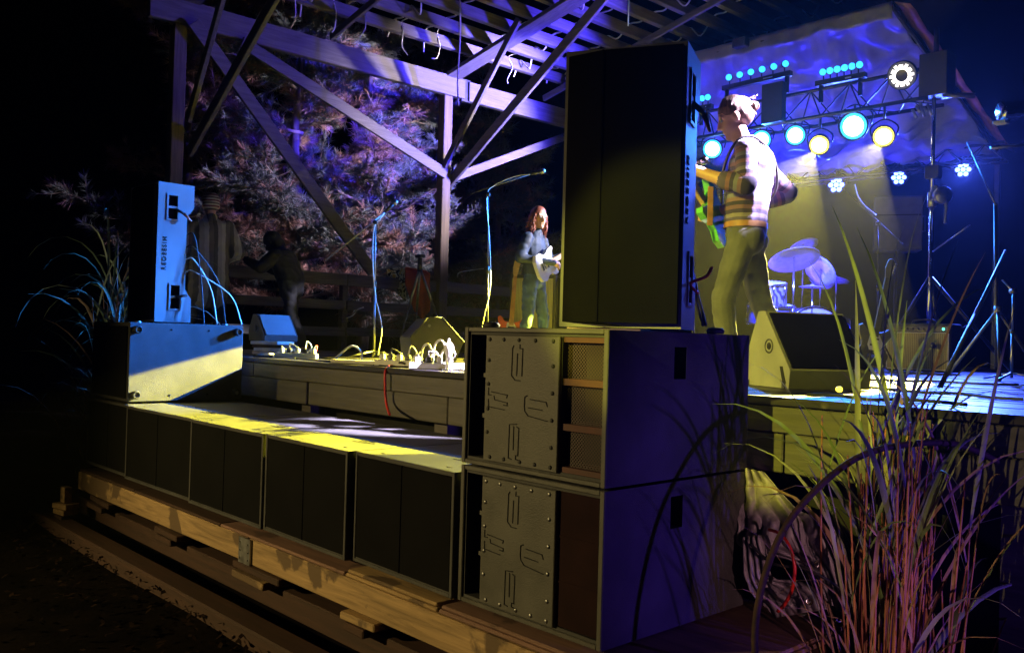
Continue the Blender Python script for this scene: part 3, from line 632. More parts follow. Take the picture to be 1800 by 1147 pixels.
# ---- tall tops
def letters(txt, size, mat_, parent, mtx, depth=0.0015):
    cu = bpy.data.curves.new('lettering', 'FONT'); cu.body = txt; cu.size = size; cu.extrude = depth; cu.align_x = 'CENTER'; cu.align_y = 'CENTER'; cu.space_character = 1.25; cu.offset = size * 0.012
    o = bpy.data.objects.new('lettering', cu); COL.objects.link(o); dg = bpy.context.evaluated_depsgraph_get()
    me = bpy.data.meshes.new_from_object(o.evaluated_get(dg)); bpy.data.objects.remove(o)
    me.transform(mtx); me.materials.clear(); me.materials.append(M[mat_])
    q = bpy.data.objects.new('lettering', me); COL.objects.link(q); q.parent = parent; return q
SIDE = [(0, 0), (.30, 0), (.30, .195), (.245, .27), (.245, .87), (.30, .94), (.30, 1.13), (0, 1.13)]
def tall_top(label, loc, rz, W, grp='tall loudspeakers on top of the subwoofers'):
    """right side panel at local x = 0 facing +x; front at y = 0 facing -y; y runs back"""
    t = thing('tall_loudspeaker', label, 'loudspeaker', loc, rz, grp)
    hol = [(.085, .16, .84, 1.03), (.125, .20, .11, .30)]
    XS = mtx3((0, 1, 0), (0, 0, 1), (1, 0, 0), (0, 0, 0))
    def side(b, m, flip):
        xs = sorted({0, .245, .30, *[h[0] for h in hol], *[h[1] for h in hol]}); ys = sorted({0, .195, .27, .87, .94, 1.13, *[h[2] for h in hol], *[h[3] for h in hol]})
        for i in range(len(xs) - 1):
            for j in range(len(ys) - 1):
                cx, c2 = (xs[i] + xs[i + 1]) / 2, (ys[j] + ys[j + 1]) / 2
                if any(h[0] < cx < h[1] and h[2] < c2 < h[3] for h in hol): continue
                q = [(xs[i], ys[j]), (xs[i + 1], ys[j]), (xs[i + 1], ys[j + 1]), (xs[i], ys[j + 1])]
                if cx > .245:
                    if .27 < c2 < .87: continue
                    if .195 < c2 < .27: q = [(.245, ys[j]), (.245 + .055 * (1 - (ys[j] - .195) / .075), ys[j]), (.245 + .055 * (1 - (ys[j + 1] - .195) / .075), ys[j + 1]), (.245, ys[j + 1])]
                    if .87 < c2 < .94: q = [(.245, ys[j]), (.245 + .055 * (ys[j] - .87) / .07, ys[j]), (.245 + .055 * (ys[j + 1] - .87) / .07, ys[j + 1]), (.245, ys[j + 1])]
                b.add([m @ Vector((x, y, 0)) for x, y in q], [(0, 1, 2, 3)], 0)
        for (a0, a1, c0, c1) in hol:
            v = [m @ Vector(p) for p in ((a0, c0, 0), (a1, c0, 0), (a1, c1, 0), (a0, c1, 0), (a0, c0, -.06), (a1, c0, -.06), (a1, c1, -.06), (a0, c1, -.06))]
            b.add(v, [(4, 5, 6, 7), (0, 4, 7, 3), (1, 2, 6, 5), (0, 1, 5, 4), (3, 7, 6, 2)], 1)
    def cab(b):
        side(b, XS, False)
        side(b, mtx3((0, 1, 0), (0, 0, 1), (-1, 0, 0), (-W, 0, 0)), True)
        n = len(SIDE)
        for i in range(n):
            (a0, c0), (a1, c1) = SIDE[i], SIDE[(i + 1) % n]
            b.add([(0, a0, c0), (0, a1, c1), (-W, a1, c1), (-W, a0, c0)], [(0, 1, 2, 3)], 0)
    part('cabinet', ['toppaint', 'cabflat'], t, cab)
    part('grille', 'grille', t, lambda b: b.prism([(-.012, 0), (-.012, -.03), (-W * .66, -.045), (-W + .012, 0)], mtx3((1, 0, 0), (0, 1, 0), (0, 0, 1), (0, -.0005, 0)), .02, 1.11))
    part('grille_seam', 'grille', t, lambda b: b.box((-W * .66 - .004, -.05, .02), (-W * .66 + .004, -.03, 1.11)))
    for h in hol:
        m = (h[2] + h[3]) / 2
        hf = MB(); g = .016
        for lo, hi in (((.0005, h[0] - g, h[2] - g), (.006, h[1] + g, h[2])), ((.0005, h[0] - g, h[3]), (.006, h[1] + g, h[3] + g)), ((.0005, h[0] - g, h[2]), (.006, h[0], h[3])), ((.0005, h[1], h[2]), (.006, h[1] + g, h[3]))): hf.box(lo, hi, 0, .001)
        hf.build('handle_frame', 'toppaint', t)
        part('handle_bar', 'dullsteel', t, lambda b: b.bar((-.008, h[0], m), (-.008, h[1], m), .018, .018))
    letters('REOEESIM', .052, 'dark', t, mtx3((0, 0, 1), (0, -1, 0), (1, 0, 0), (.0016, .065, .555)))
    return t
tl = tall_top('tall loudspeaker on the left, its side panel lit bright blue', (-5.02, 0.24, 1.20), R(2), .55)
def cable(name, pts, r, m, label, cat='cable', group=None, k=8, n=6):
    b = MB(); b.tube(smooth_pts(pts, k), r, n); return b.solo(name, m, label, cat, group)
# right top: footprint found from its vertical edges
A = dep(1197, 575, 3.46); A.z = 1.20
RT = R(25.6)
tr_ = tall_top('tall loudspeaker on the right stack, dark front towards the camera', (A.x, A.y, 1.20), RT, .50)
# plugs in the side sockets
def on_speaker(t, p): return wmat(t) @ Vector(p)
for t_, nm, z, m, lb in ((tl, 'plug', .92, 'orange', 'orange cable plug sticking out of the left tall speaker handle'), (tr_, 'plug', .92, 'orange', 'orange cable plug at the upper handle of the right tall speaker')):
    b = MB(); a = on_speaker(t_, (.0, .15, z)); c = on_speaker(t_, (.035, .20, z - .03)); e = on_speaker(t_, (.05, .26, z - .09))
    b.tube([a, c], .012, 8); b.tube([c, e], [.013, .007], 8, 1); b.solo('cable_plug', ['plastic', m], lb, 'plug', 'cable plugs at the tall speakers')
b = MB(); a = on_speaker(tr_, (.002, .17, .19)); c = on_speaker(tr_, (.06, .20, .22)); e = on_speaker(tr_, (.075, .24, .26)); f_ = on_speaker(tr_, (.03, .2, .15))
b.tube(smooth_pts([f_, a, c, e], 4), .0065, 7); b.solo('cable_plug', 'red', 'red cable plug at the lower handle of the right tall speaker', 'plug', 'cable plugs at the tall speakers')
b = MB(); a = on_speaker(tl, (.0, .17, .205)); c = on_speaker(tl, (.04, .25, .225)); b.tube([a, c], .012, 8); b.solo('cable_plug', 'plastic', 'black cable plug at the lower handle of the left tall speaker', 'plug', 'cable plugs at the tall speakers')
for i, (y0, z0, xo) in enumerate(((.246, .72, .0), (.25, .52, .02), (.25, .62, -.03), (.26, .42, .05))):
    a = on_speaker(tl, (-.02, y0, z0)); e = Vector((-4.95 + xo, .62 + .1 * i, 1.195))
    cable('speaker_cable', [a, a + Vector((.03, .06, .0)), a.lerp(e, .5) + Vector((.02, .04 + .03 * i, .04)), e + Vector((0, 0, .03)), e], .0062, 'wire' if i % 2 else 'rubber',
          ['black cable looping highest off the back of the left tall speaker', 'pale cable from the back of the left tall speaker, nearest its panel', 'black cable behind the left tall speaker, between two pale ones', 'pale cable ending farthest right on the left subwoofer'][i], 'cable', 'cables behind the left tall speaker')
# flat black board lying on the back of the right stack, catching yellow light
b = MB(); b.box((-0.815, 0.62, 1.189), (-0.30, 0.93, 1.222), 0, .003); b.solo('stage_board', 'case', 'flat board on top of the stack left of the tall speaker, edge lit yellow', 'board', org=(-.55, .8, 1.189))
for x, yy, lb in ((-.77, .09, 'small black rubber puck on the left front corner of the stack top'), (-.03, .72, 'small black rubber puck on the right rear of the stack top')):
    b = MB(); b.lathe([(0, 0), (.035, 0), (.04, .012), (.03, .025), (0, .027)], (x, yy, 1.189), (0, 0, 1), 16); b.solo('rubber_puck', 'rubber', lb, 'puck', 'rubber pucks on the stack', org=(x, yy, 1.189))
# ================================================================== PEOPLE
def seg_mesh(b, a, c, ra, rb, n=14):
    a, c = Vector(a), Vector(c); ra = ra if isinstance(ra, tuple) else (ra, ra); rb = rb if isinstance(rb, tuple) else (rb, rb)
    d = c - a; L = max(d.length, 1e-5); d = d / L
    ref = Vector((1, 0, 0)); x = (ref - d * ref.dot(d))
    x = x.normalized() if x.length > 0.2 else frame(d)[0]
    y = d.cross(x); rings = []
    for t, k in ((-1, .05), (-.87, .5), (-.5, .87), (0, 1)): rings.append((a + d * (t * min(ra)), ra[0] * k, ra[1] * k))
    for t, k in ((0, 1), (.5, .87), (.87, .5), (1, .05)): rings.append((c + d * (t * min(rb)), rb[0] * k, rb[1] * k))
    vs = [p + x * (rx * math.cos(2 * math.pi * j / n)) + y * (ry * math.sin(2 * math.pi * j / n)) for p, rx, ry in rings for j in range(n)]
    k = len(rings); fs = [(i * n + j, i * n + (j + 1) % n, (i + 1) * n + (j + 1) % n, (i + 1) * n + j) for i in range(k - 1) for j in range(n)]
    fs += [tuple(reversed(range(n))), tuple((k - 1) * n + j for j in range(n))]; b.add(vs, fs)
def ell_mesh(b, c, rad, mt=None, n=16):
    c = Vector(c); vs = []; m = 10
    for i in range(m + 1):
        ph = math.pi * (0.02 + 0.96 * i / m) - math.pi / 2
        for j in range(n):
            v = Vector((rad[0] * math.cos(ph) * math.cos(2 * math.pi * j / n), rad[1] * math.cos(ph) * math.sin(2 * math.pi * j / n), rad[2] * math.sin(ph)))
            if mt: v = mt @ v
            vs.append(c + v)
    fs = [(i * n + j, i * n + (j + 1) % n, (i + 1) * n + (j + 1) % n, (i + 1) * n + j) for i in range(m) for j in range(n)]
    fs += [tuple(reversed(range(n))), tuple(m * n + j for j in range(n))]; b.add(vs, fs)
def organic(name, prims, mats, parent, voxel=0.01, smooth=3, fold=0.0, foldm=(), seed=0):
    """prims: ('s', a, b, ra, rb, mat) or ('e', c, radii, mtx, mat), grown into one continuous skin"""
    b = MB()
    for p in prims:
        if p[0] == 's': seg_mesh(b, *p[1:5])
        else: ell_mesh(b, p[1], p[2], p[3])
    me = bpy.data.meshes.new(name); me.from_pydata(b.v, [], b.f); o = bpy.data.objects.new(name, me); COL.objects.link(o)
    r = o.modifiers.new('r', 'REMESH'); r.mode = 'VOXEL'; r.voxel_size = voxel; r.use_smooth_shade = True
    s = o.modifiers.new('s', 'SMOOTH'); s.iterations = smooth; s.factor = 0.5
    dg = bpy.context.evaluated_depsgraph_get(); nm = bpy.data.meshes.new_from_object(o.evaluated_get(dg)); bpy.data.objects.remove(o)
    V = np.empty(len(nm.vertices) * 3); nm.vertices.foreach_get('co', V); V = V.reshape(-1, 3)
    best = np.full(len(V), 1e9); mi = np.zeros(len(V), int); al = np.zeros(len(V))
    for p in prims:
        if p[0] == 's':
            A, Bv = np.array(p[1], float), np.array(p[2], float); d = Bv - A; L2 = max(d @ d, 1e-9)
            t = np.clip((V - A) @ d / L2, 0, 1); ra = np.mean(p[3]) if isinstance(p[3], tuple) else p[3]; rb = np.mean(p[4]) if isinstance(p[4], tuple) else p[4]
            q = np.linalg.norm(V - A - t[:, None] * d, axis=1) - (ra + (rb - ra) * t); a_ = t * math.sqrt(L2) + (p[6] if len(p) > 6 else 0)
            vert = abs(d[2]) / math.sqrt(L2)
            if len(p) <= 6: a_ = V[:, 2]
            m = p[5]
        else:
            rr = np.array(p[2]); W_ = V - np.array(p[1]);
            if p[3]: W_ = W_ @ np.array(p[3].to_3x3())
            q = (np.linalg.norm(W_ / rr, axis=1) - 1) * rr.min(); a_ = V[:, 2]; m = p[4]
        k = q < best; best[k] = q[k]; mi[k] = m; al[k] = a_[k]
    if fold:
        Nn = np.empty(len(V) * 3); nm.vertices.foreach_get('normal', Nn); Nn = Nn.reshape(-1, 3)
        for i in range(len(V)):
            if mi[i] in foldm:
                v = V[i]; f = (abs(mnoise.noise(Vector((v[0] * 6 + v[2] * 5 + seed, v[1] * 6, v[2] * 11 - v[0] * 4)))) - .2) * 1.3 + 0.25 * mnoise.noise(Vector((v[0] * 14, v[1] * 14 + seed, v[2] * 20)))
                V[i] = v + Nn[i] * fold * f
        nm.vertices.foreach_set('co', V.ravel())
    at = nm.attributes.new('along', 'FLOAT', 'POINT'); at.data.foreach_set('value', al.astype(np.float32))
    at = nm.attributes.new('across', 'FLOAT', 'POINT'); at.data.foreach_set('value', (V[:, 0] + 0.25 * V[:, 1]).astype(np.float32))
    at = nm.attributes.new('height', 'FLOAT', 'POINT'); at.data.foreach_set('value', V[:, 2].astype(np.float32))
    nm.materials.clear()
    for m in mats: nm.materials.append(M[m])
    fm = [int(mi[p.vertices[0]]) for p in nm.polygons]; nm.polygons.foreach_set('material_index', fm)
    nm.polygons.foreach_set('use_smooth', [True] * len(nm.polygons)); nm.update()
    o = bpy.data.objects.new(name, nm); COL.objects.link(o); o.parent = parent; return o
def head_prims(c, pitch, yaw, mi):
    Q = Matrix.Translation(Vector(c)) @ Matrix.Rotation(yaw, 4, 'Z') @ Matrix.Rotation(pitch, 4, 'X'); q3 = Q.to_3x3().to_4x4()
    def P(*p): return tuple(Q @ Vector(p))
    pr = [('e', P(0, -.005, .02), (.077, .096, .095), q3, mi), ('e', P(0, .03, -.035), (.062, .068, .075), q3, mi), ('s', P(0, .045, -.085), P(0, .07, -.1), .04, .028, mi),
          ('s', P(0, .092, .012), P(0, .112, -.028), .009, .014, mi), ('s', P(-.012, .098, -.032), P(.012, .098, -.032), .01, .01, mi), ('s', P(-.02, .086, -.062), P(.02, .086, -.062), .011, .011, mi),
          ('s', P(-.045, .074, .03), P(.045, .074, .03), .014, .014, mi),
          ('e', P(-.08, -.005, -.01), (.012, .022, .034), q3, mi), ('e', P(.08, -.005, -.01), (.012, .022, .034), q3, mi)]
    return pr, Q
def eyes(parent, Q):
    for s in (-1, 1):
        e = part('eye', 'white', parent, lambda b: ell_mesh(b, Q @ Vector((s * .031, .083, .008)), (.012, .01, .009), Q.to_3x3().to_4x4(), 10))
        part('iris', 'dark', e, lambda b: ell_mesh(b, Q @ Vector((s * .031, .0905, .008)), (.006, .004, .006), Q.to_3x3().to_4x4(), 8))
def hand_prims(wr, pd, pn, mi, curl=0.9, side=1, s=1.0):
    """wrist, palm direction, palm normal (towards the palm side)"""
    wr = Vector(wr); pd = Vector(pd).normalized(); pn = Vector(pn); pn = (pn - pd * pn.dot(pd)).normalized(); ac = pd.cross(pn).normalized() * side
    out = [('s', tuple(wr), tuple(wr + pd * .05 * s), (.026 * s), .03 * s, mi)]
    for k in range(4):
        o = (k - 1.5) * .019 * s; base = wr + pd * .078 * s + ac * o; l1 = (.04, .046, .043, .034)[k] * s; l2 = (.036, .042, .038, .03)[k] * s
        out.append(('s', tuple(wr + pd * .02 * s + ac * o * .7), tuple(base), .012 * s, .0105 * s, mi))
        d1 = (pd * math.cos(curl * .7) + pn * math.sin(curl * .7)); m = base + d1 * l1; d2 = (pd * math.cos(curl * 1.9) + pn * math.sin(curl * 1.9)); e = m + d2 * l2
        out += [('s', tuple(base), tuple(m), .0098 * s, .009 * s, mi), ('s', tuple(m), tuple(e), .009 * s, .0075 * s, mi)]
    tb = wr + pd * .025 * s - ac * .03 * s; tm = tb + (pd * .6 - ac * .5 + pn * .5).normalized() * .04 * s; te = tm + (pd * .8 + pn * .6).normalized() * .032 * s
    out += [('s', tuple(wr + pd * .015 * s), tuple(tb), .017 * s, .014 * s, mi), ('s', tuple(tb), tuple(tm), .0125 * s, .011 * s, mi), ('s', tuple(tm), tuple(te), .011 * s, .0085 * s, mi)]
    return out
def foot(an, f, mi, s=1.0):
    an = Vector(an); f = Vector(f).normalized(); return [('s', (an.x - f.x * .03, an.y - f.y * .03, .05), (an.x + f.x * .13, an.y + f.y * .13, .038), (.045, .045), (.042, .034), mi), ('s', tuple(an), (an.x, an.y, .06), .045, .048, mi)]

def guitar(name, label, P, neckdir, face, body_m, grp='electric guitars', group_cat='guitar', neck_m='maple'):
    """body centre, neck direction, face normal (world)"""
    n = Vector(neckdir).normalized(); z = Vector(face); z = (z - n * z.dot(n)).normalized(); y = z.cross(n)
    m = mtx3(n, y, z, P); t = thing(name, label, group_cat, P, 0, grp)
    out = [(-.2, .02), (-.195, .09), (-.15, .15), (-.08, .155), (-.02, .115), (.03, .115), (.09, .15), (.17, .165), (.19, .135), (.13, .08), (.12, .035), (.12, -.03), (.13, -.07), (.165, -.12), (.15, -.15), (.09, -.15), (.03, -.115), (-.03, -.12), (-.09, -.16), (-.16, -.15), (-.2, -.09)]
    ml = mtx3(n, y, z, (0, 0, 0))
    bd = part('body', body_m, t, lambda b: b.prism(out, ml, -.022, .022))
    part('pickguard', 'white', bd, lambda b: b.prism([(-.1, -.09), (.0, -.1), (.115, -.03), (.115, .05), (.0, .06), (-.06, .03)], ml, .0225, .0245))
    for x in (-.06, 0, .06): part('pickup', 'plastic', bd, lambda b: b.prism([(x - .009, -.038), (x + .009, -.038), (x + .009, .038), (x - .009, .038)], ml, .025, .031))
    part('bridge', 'chrome', bd, lambda b: b.prism([(-.125, -.04), (-.09, -.04), (-.09, .04), (-.125, .04)], ml, .0225, .032))
    nk = part('neck', neck_m, t, lambda b: b.prism([(.08, -.028), (.66, -.021), (.66, .021), (.08, .028)], ml, .004, .03))
    part('fretboard', 'leather' if neck_m == 'maple' else 'dark', nk, lambda b: b.prism([(.1, -.0275), (.655, -.0205), (.655, .0205), (.1, .0275)], ml, .0305, .035))
    hd = part('headstock', neck_m, t, lambda b: b.prism([(.66, -.021), (.70, -.03), (.80, -.045), (.84, -.02), (.83, .02), (.75, .035), (.66, .021)], ml, .004, .02))
    for k in range(6): part('tuner', 'chrome', hd, lambda b: b.tube([ml @ Vector((.69 + k * .022, -.03 - k * .003, .012)), ml @ Vector((.69 + k * .022, -.062 - k * .003, .012))], .006, 6))
    return t, m

# ---- guitarist on the right, seen from behind left
GL = onY(1303, 677, 2.3); GL.z = SZ
fwd = (-_r0 * 0.93 + Vector((_f.x, _f.y, 0)).normalized() * 0.37).normalized(); rzG = math.atan2(fwd.y, fwd.x) - math.pi / 2
g1 = thing('person', 'person in a striped sweater and jeans with hair in a bun, playing a green guitar', 'person', GL, rzG)
SK, SWT, JN, SHO = 0, 1, 2, 3
hp, HQ = head_prims((0, .085, 1.655), R(-24), R(12), SK)
LH = Vector((-.23, .335, 1.315)); RH = Vector((.08, .235, 1.08))
pr = hp + [('s', (0, .02, 1.47), (0, .055, 1.58), .058, .052, SK),
  ('s', (0, .0, 1.0), (0, -.01, 1.14), (.17, .13), (.18, .135), SWT), ('s', (0, -.01, 1.14), (0, -.035, 1.36), (.18, .135), (.195, .14), SWT), ('s', (0, -.035, 1.36), (0, 0, 1.46), (.18, .115), (.1, .085), SWT),
  ('s', (-.16, -.02, 1.42), (-.2, -.02, 1.41), .075, .07, SWT), ('s', (.16, -.03, 1.42), (.2, -.04, 1.41), .075, .07, SWT),
  ('s', (-.2, -.02, 1.41), (-.27, -.035, 1.19), .068, .062, SWT, 0), ('s', (-.27, -.035, 1.19), (-.265, .09, 1.215), .062, .055, SWT, .22), ('s', (-.265, .09, 1.215), tuple(LH), .042, .03, SK),
  ('s', (.2, -.04, 1.41), (.3, -.22, 1.22), .07, .068, SWT, 0), ('s', (.3, -.22, 1.22), (.22, .02, 1.13), .066, .055, SWT, .25), ('s', (.22, .02, 1.13), tuple(RH), .042, .03, SK),
  ('s', (0, -.005, .93), (0, 0, .985), (.17, .128), (.165, .122), JN), ('e', (-.085, -.045, .88), (.095, .09, .1), None, JN), ('e', (.085, -.045, .88), (.095, .09, .1), None, JN),
  ('s', (-.095, 0, .88), (-.125, .11, .5), .096, .07, JN), ('s', (-.125, .11, .5), (-.13, .05, .1), .07, .062, JN), ('s', (.095, -.01, .88), (.14, -.09, .5), .096, .07, JN), ('s', (.14, -.09, .5), (.15, -.27, .1), .07, .062, JN)]
pr += foot((-.13, .05, .09), (-.2, 1, 0), SHO) + foot((.15, -.27, .09), (.3, 1, 0), SHO)
pr += hand_prims(LH, (.1, .75, .45), (.6, -.2, .5), SK, 1.0, 1) + hand_prims(RH, (-.7, .55, -.25), (-.2, -.8, -.2), SK, .8, -1)
organic('body', pr, ['skin', 'sweater', 'denim', 'shoedark'], g1, 0.0072, 5, 0.0075, (1, 2), 3)
def hair1():
    q3 = HQ.to_3x3().to_4x4(); P = lambda *p: tuple(HQ @ Vector(p))
    return [('e', P(0, -.02, .045), (.088, .102, .088), q3, 0), ('e', P(0, -.055, .0), (.082, .07, .075), q3, 0)]
hr = organic('hair', hair1(), ['hairbrown'], g1, 0.008, 2, 0.006, (0,), 5)
def bun(b):
    c = HQ @ Vector((0, -.135, .02)); rng = random.Random(4)
    for k in range(9):
        a0 = rng.uniform(0, 6.28); ax = Vector((rng.uniform(-1, 1), rng.uniform(-1, 1), rng.uniform(-1, 1))).normalized(); u, v, _ = frame(ax); rr = rng.uniform(.018, .032)
        b.tube([c + (u * math.cos(a0 + q * .55) + v * math.sin(a0 + q * .55)) * rr for q in range(10)], [.006 + .007 * math.sin(q / 9 * 3.14) for q in range(10)], 6)
    for k in range(26):
        s0 = HQ @ Vector((rng.uniform(-.05, .05), rng.uniform(-.11, -.04), rng.uniform(.0, .11))); e0 = c + Vector((rng.uniform(-.05, .05), rng.uniform(-.05, .05), rng.uniform(-.05, .06)))
        b.tube(smooth_pts([s0, (s0 + e0) / 2 + Vector((rng.uniform(-.02, .02), 0, rng.uniform(0, .035))), e0 + Vector((0, 0, rng.uniform(-.05, .03)))], 3), .0022, 4)
def pulled(b):
    rng = random.Random(12)
    for k in range(150):
        a0 = rng.uniform(-1.5, 1.5); z0 = rng.uniform(0, 1); y0 = .075 - .06 * z0
        s0 = Vector((math.sin(a0) * .082, .082 * math.cos(a0) * (1 - .3 * abs(a0) / 1.5) - .01, .05 + .03 * math.cos(a0) + rng.uniform(-.01, .012)))
        top = Vector((s0.x * .9, -.02 + rng.uniform(-.02, .02), .075 + .06 * math.cos(a0 * .9) + rng.uniform(-.002, .006))); bk = Vector((s0.x * .55, -.1, .06 + rng.uniform(-.03, .03))); en = Vector((s0.x * .2, -.14, .03))
        b.tube([HQ @ q for q in smooth_pts([s0, top, bk, en], 4)], [.0034] * 13, 4, 0, False)
part('hair_strands', 'hairbrown', g1, pulled)
part('hair_bun', 'hairbrown', g1, bun); eyes(g1, HQ)
part('sweater_hem', 'sweater', g1, lambda b: b.lathe([(.152, .985), (.158, .99), (.16, 1.02), (.156, 1.03)], (0, 0, 0), (0, 0, 1), 28)) if False else None
part('belt', 'leather', g1, lambda b: b.add([(math.cos(a) * .176, math.sin(a) * .133 - .003, z) for z in (.955, .99) for a in [2 * math.pi * i / 28 for i in range(28)]], [(i, (i + 1) % 28, 28 + (i + 1) % 28, 28 + i) for i in range(28)], 0, True))
Gm = wmat(g1); gp = Gm @ Vector((.05, .2, 1.06)); gn = (Gm @ LH - gp) ; gt, gmx = guitar('electric_guitar', 'green electric guitar held by the person with the bun', gp, gn, Gm.to_3x3() @ Vector((-.1, 1, .15)), 'guitargreen')
b = MB(); sp_ = [Gm @ Vector(p) for p in ((.02, .15, 1.12), (-.1, .13, 1.3), (-.16, .05, 1.46), (-.12, -.06, 1.50), (0, -.165, 1.38), (.13, -.16, 1.2), (.17, .0, 1.08), (.13, .15, 1.02))]
b.tube(smooth_pts(sp_, 5), .009, 6); b.solo('guitar_strap', 'shoedark', 'dark narrow strap across the striped sweater', 'strap')
b = MB(); a = Gm @ Vector((-.17, .19, 1.2)); b.bar(a, a + Vector((.0, 0, -.24)), .035, .006, 0, _f, .002); b.solo('strap_tail', 'leather', 'brown strap tail hanging beside the green guitar', 'strap')

# ---- guitarist at the back with the white guitar
G2 = Vector((-5.0, 4.47, SZ)); fw2 = (_r0 * 0.86 - Vector((_f.x, _f.y, 0)).normalized() * 0.5).normalized(); rz2 = math.atan2(fw2.y, fw2.x) - math.pi / 2
g2 = thing('person', 'long-haired person in a dark blue jacket and jeans playing a white guitar', 'person', G2, rz2)
hp, HQ2 = head_prims((0, .04, 1.6), R(-8), R(-28), 0)
LH2 = Vector((-.43, .24, 1.26)); RH2 = Vector((.06, .27, 1.08))
pr = hp + [('s', (0, 0, 1.42), (0, .02, 1.53), .055, .05, 0), ('s', (0, 0, .96), (0, -.01, 1.3), (.15, .105), (.18, .115), 1), ('s', (0, -.01, 1.3), (0, 0, 1.42), (.175, .11), (.09, .08), 1),
  ('s', (-.17, 0, 1.36), (-.27, .05, 1.13), .065, .055, 1), ('s', (-.27, .05, 1.13), tuple(LH2), .05, .036, 1), ('s', (.17, 0, 1.36), (.3, -.02, 1.12), .067, .058, 1), ('s', (.3, -.02, 1.12), tuple(RH2), .054, .036, 1),
  ('s', (0, 0, .9), (0, 0, .97), (.155, .11), (.15, .1), 2), ('s', (-.09, 0, .86), (-.14, .06, .47), .09, .065, 2), ('s', (-.14, .06, .47), (-.17, .02, .09), .062, .055, 2), ('s', (.09, 0, .86), (.16, .02, .47), .09, .065, 2), ('s', (.16, .02, .47), (.22, -.06, .09), .062, .055, 2)]
pr += foot((-.17, .02, .09), (-.2, 1, 0), 3) + foot((.22, -.06, .09), (.4, 1, 0), 3) + hand_prims(LH2, (-.5, .1, .6), (.3, -.6, .3), 0, 1.0, 1, 1.1) + hand_prims(RH2, (-.75, .3, -.2), (-.1, -.8, -.1), 0, .8, -1, 1.1)
organic('body', pr, ['skin', 'jacket', 'bluejeans', 'shoedark'], g2, 0.0095, 3, 0.012, (1, 2), 9); eyes(g2, HQ2)
q3 = HQ2.to_3x3().to_4x4(); P = lambda *p: tuple(HQ2 @ Vector(p))
organic('hair', [('e', P(0, -.02, .035), (.088, .1, .092), q3, 0), ('e', P(-.075, -.015, -.05), (.028, .05, .1), q3, 0), ('e', P(.078, -.015, -.06), (.03, .06, .12), q3, 0), ('e', P(0, -.075, -.07), (.075, .05, .14), q3, 0), ('e', P(.07, -.05, -.13), (.04, .05, .07), q3, 0)], ['hairred'], g2, .01, 2, .014, (0,), 2)
def strands(b):
    rng = random.Random(8)
    for k in range(170):
        a = rng.uniform(1.9, 7.5); s0 = HQ2 @ Vector((math.cos(a) * .085, math.sin(a) * .09 - .02, rng.uniform(-.05, .05))); e0 = s0 + Vector((math.cos(a) * .03, math.sin(a) * .02 - .01, -rng.uniform(.08, .2)))
        if (HQ2.inverted() @ s0).y > .04: continue
        wv = rng.uniform(-.03, .03); b.tube(smooth_pts([s0, s0.lerp(e0, .33) + Vector((wv, rng.uniform(-.02, .02), 0)), s0.lerp(e0, .66) + Vector((-wv, rng.uniform(-.02, .02), 0)), e0 + Vector((wv * .8, 0, 0))], 3), [.007] * 6 + [.006, .005, .004, .002], 4)
part('loose_hair', 'hairred', g2, strands)
G2m = wmat(g2); gp2 = G2m @ Vector((.08, .19, 1.06)); guitar('electric_guitar', 'white electric guitar held by the long-haired person', gp2, G2m @ LH2 - gp2 + Vector((0, 0, .02)), G2m.to_3x3() @ Vector((.05, 1, .2)), 'guitarwhite')

# ---- person in a striped poncho, back to the camera, behind the left speaker
P3 = dep(372, 340, 9.5); P3 = Vector((P3.x, P3.y, SZ)); away = Vector((_f.x, _f.y, 0)).normalized() * .9 - _r0 * .4; rz3 = math.atan2(away.y, away.x) - math.pi / 2
g3 = thing('person', 'person in a striped knit hat and striped poncho seen from behind, by the left speaker', 'person', P3, rz3)
hp, HQ3 = head_prims((0, .03, 1.57), R(-12), 0, 0)
pr = hp + [('s', (0, 0, 1.4), (0, .02, 1.5), .056, .052, 0), ('s', (0, 0, .62), (0, -.01, 1.0), (.215, .165), (.2, .15), 1), ('s', (0, -.01, 1.0), (0, -.01, 1.3), (.2, .15), (.19, .125), 1), ('s', (0, -.01, 1.3), (0, .01, 1.42), (.185, .12), (.08, .075), 1),
  ('s', (-.17, 0, 1.34), (-.27, .03, 1.08), .085, .09, 1), ('s', (-.27, .03, 1.08), (-.16, .2, 1.0), .07, .05, 1), ('s', (.17, 0, 1.34), (.27, .0, 1.08), .085, .09, 1), ('s', (.27, .0, 1.08), (.2, .19, 1.0), .07, .05, 1),
  ('s', (-.1, 0, .8), (-.11, .02, .46), .092, .07, 2), ('s', (-.11, .02, .46), (-.12, 0, .09), .068, .058, 2), ('s', (.1, 0, .8), (.11, .02, .46), .092, .07, 2), ('s', (.11, .02, .46), (.12, -.03, .09), .068, .058, 2)]
pr += foot((-.12, 0, .09), (0, 1, 0), 3) + foot((.12, -.03, .09), (0, 1, 0), 3) + hand_prims((-.16, .2, 1.0), (.5, .8, 0), (0, 0, -1), 0, .7, 1, 1.1) + hand_prims((.2, .19, 1.0), (-.5, .8, 0), (0, 0, -1), 0, .7, -1, 1.1)
organic('body', pr, ['skin', 'poncho', 'darkcloth', 'shoedark'], g3, 0.011, 3, 0.016, (1, 2), 1); eyes(g3, HQ3)
q3 = HQ3.to_3x3().to_4x4(); P = lambda *p: tuple(HQ3 @ Vector(p))
organic('knit_hat', [('e', P(0, -.012, .045), (.092, .108, .095), q3, 0), ('e', P(0, -.03, -.01), (.088, .095, .06), q3, 0)], ['beanie'], g3, .01, 2)

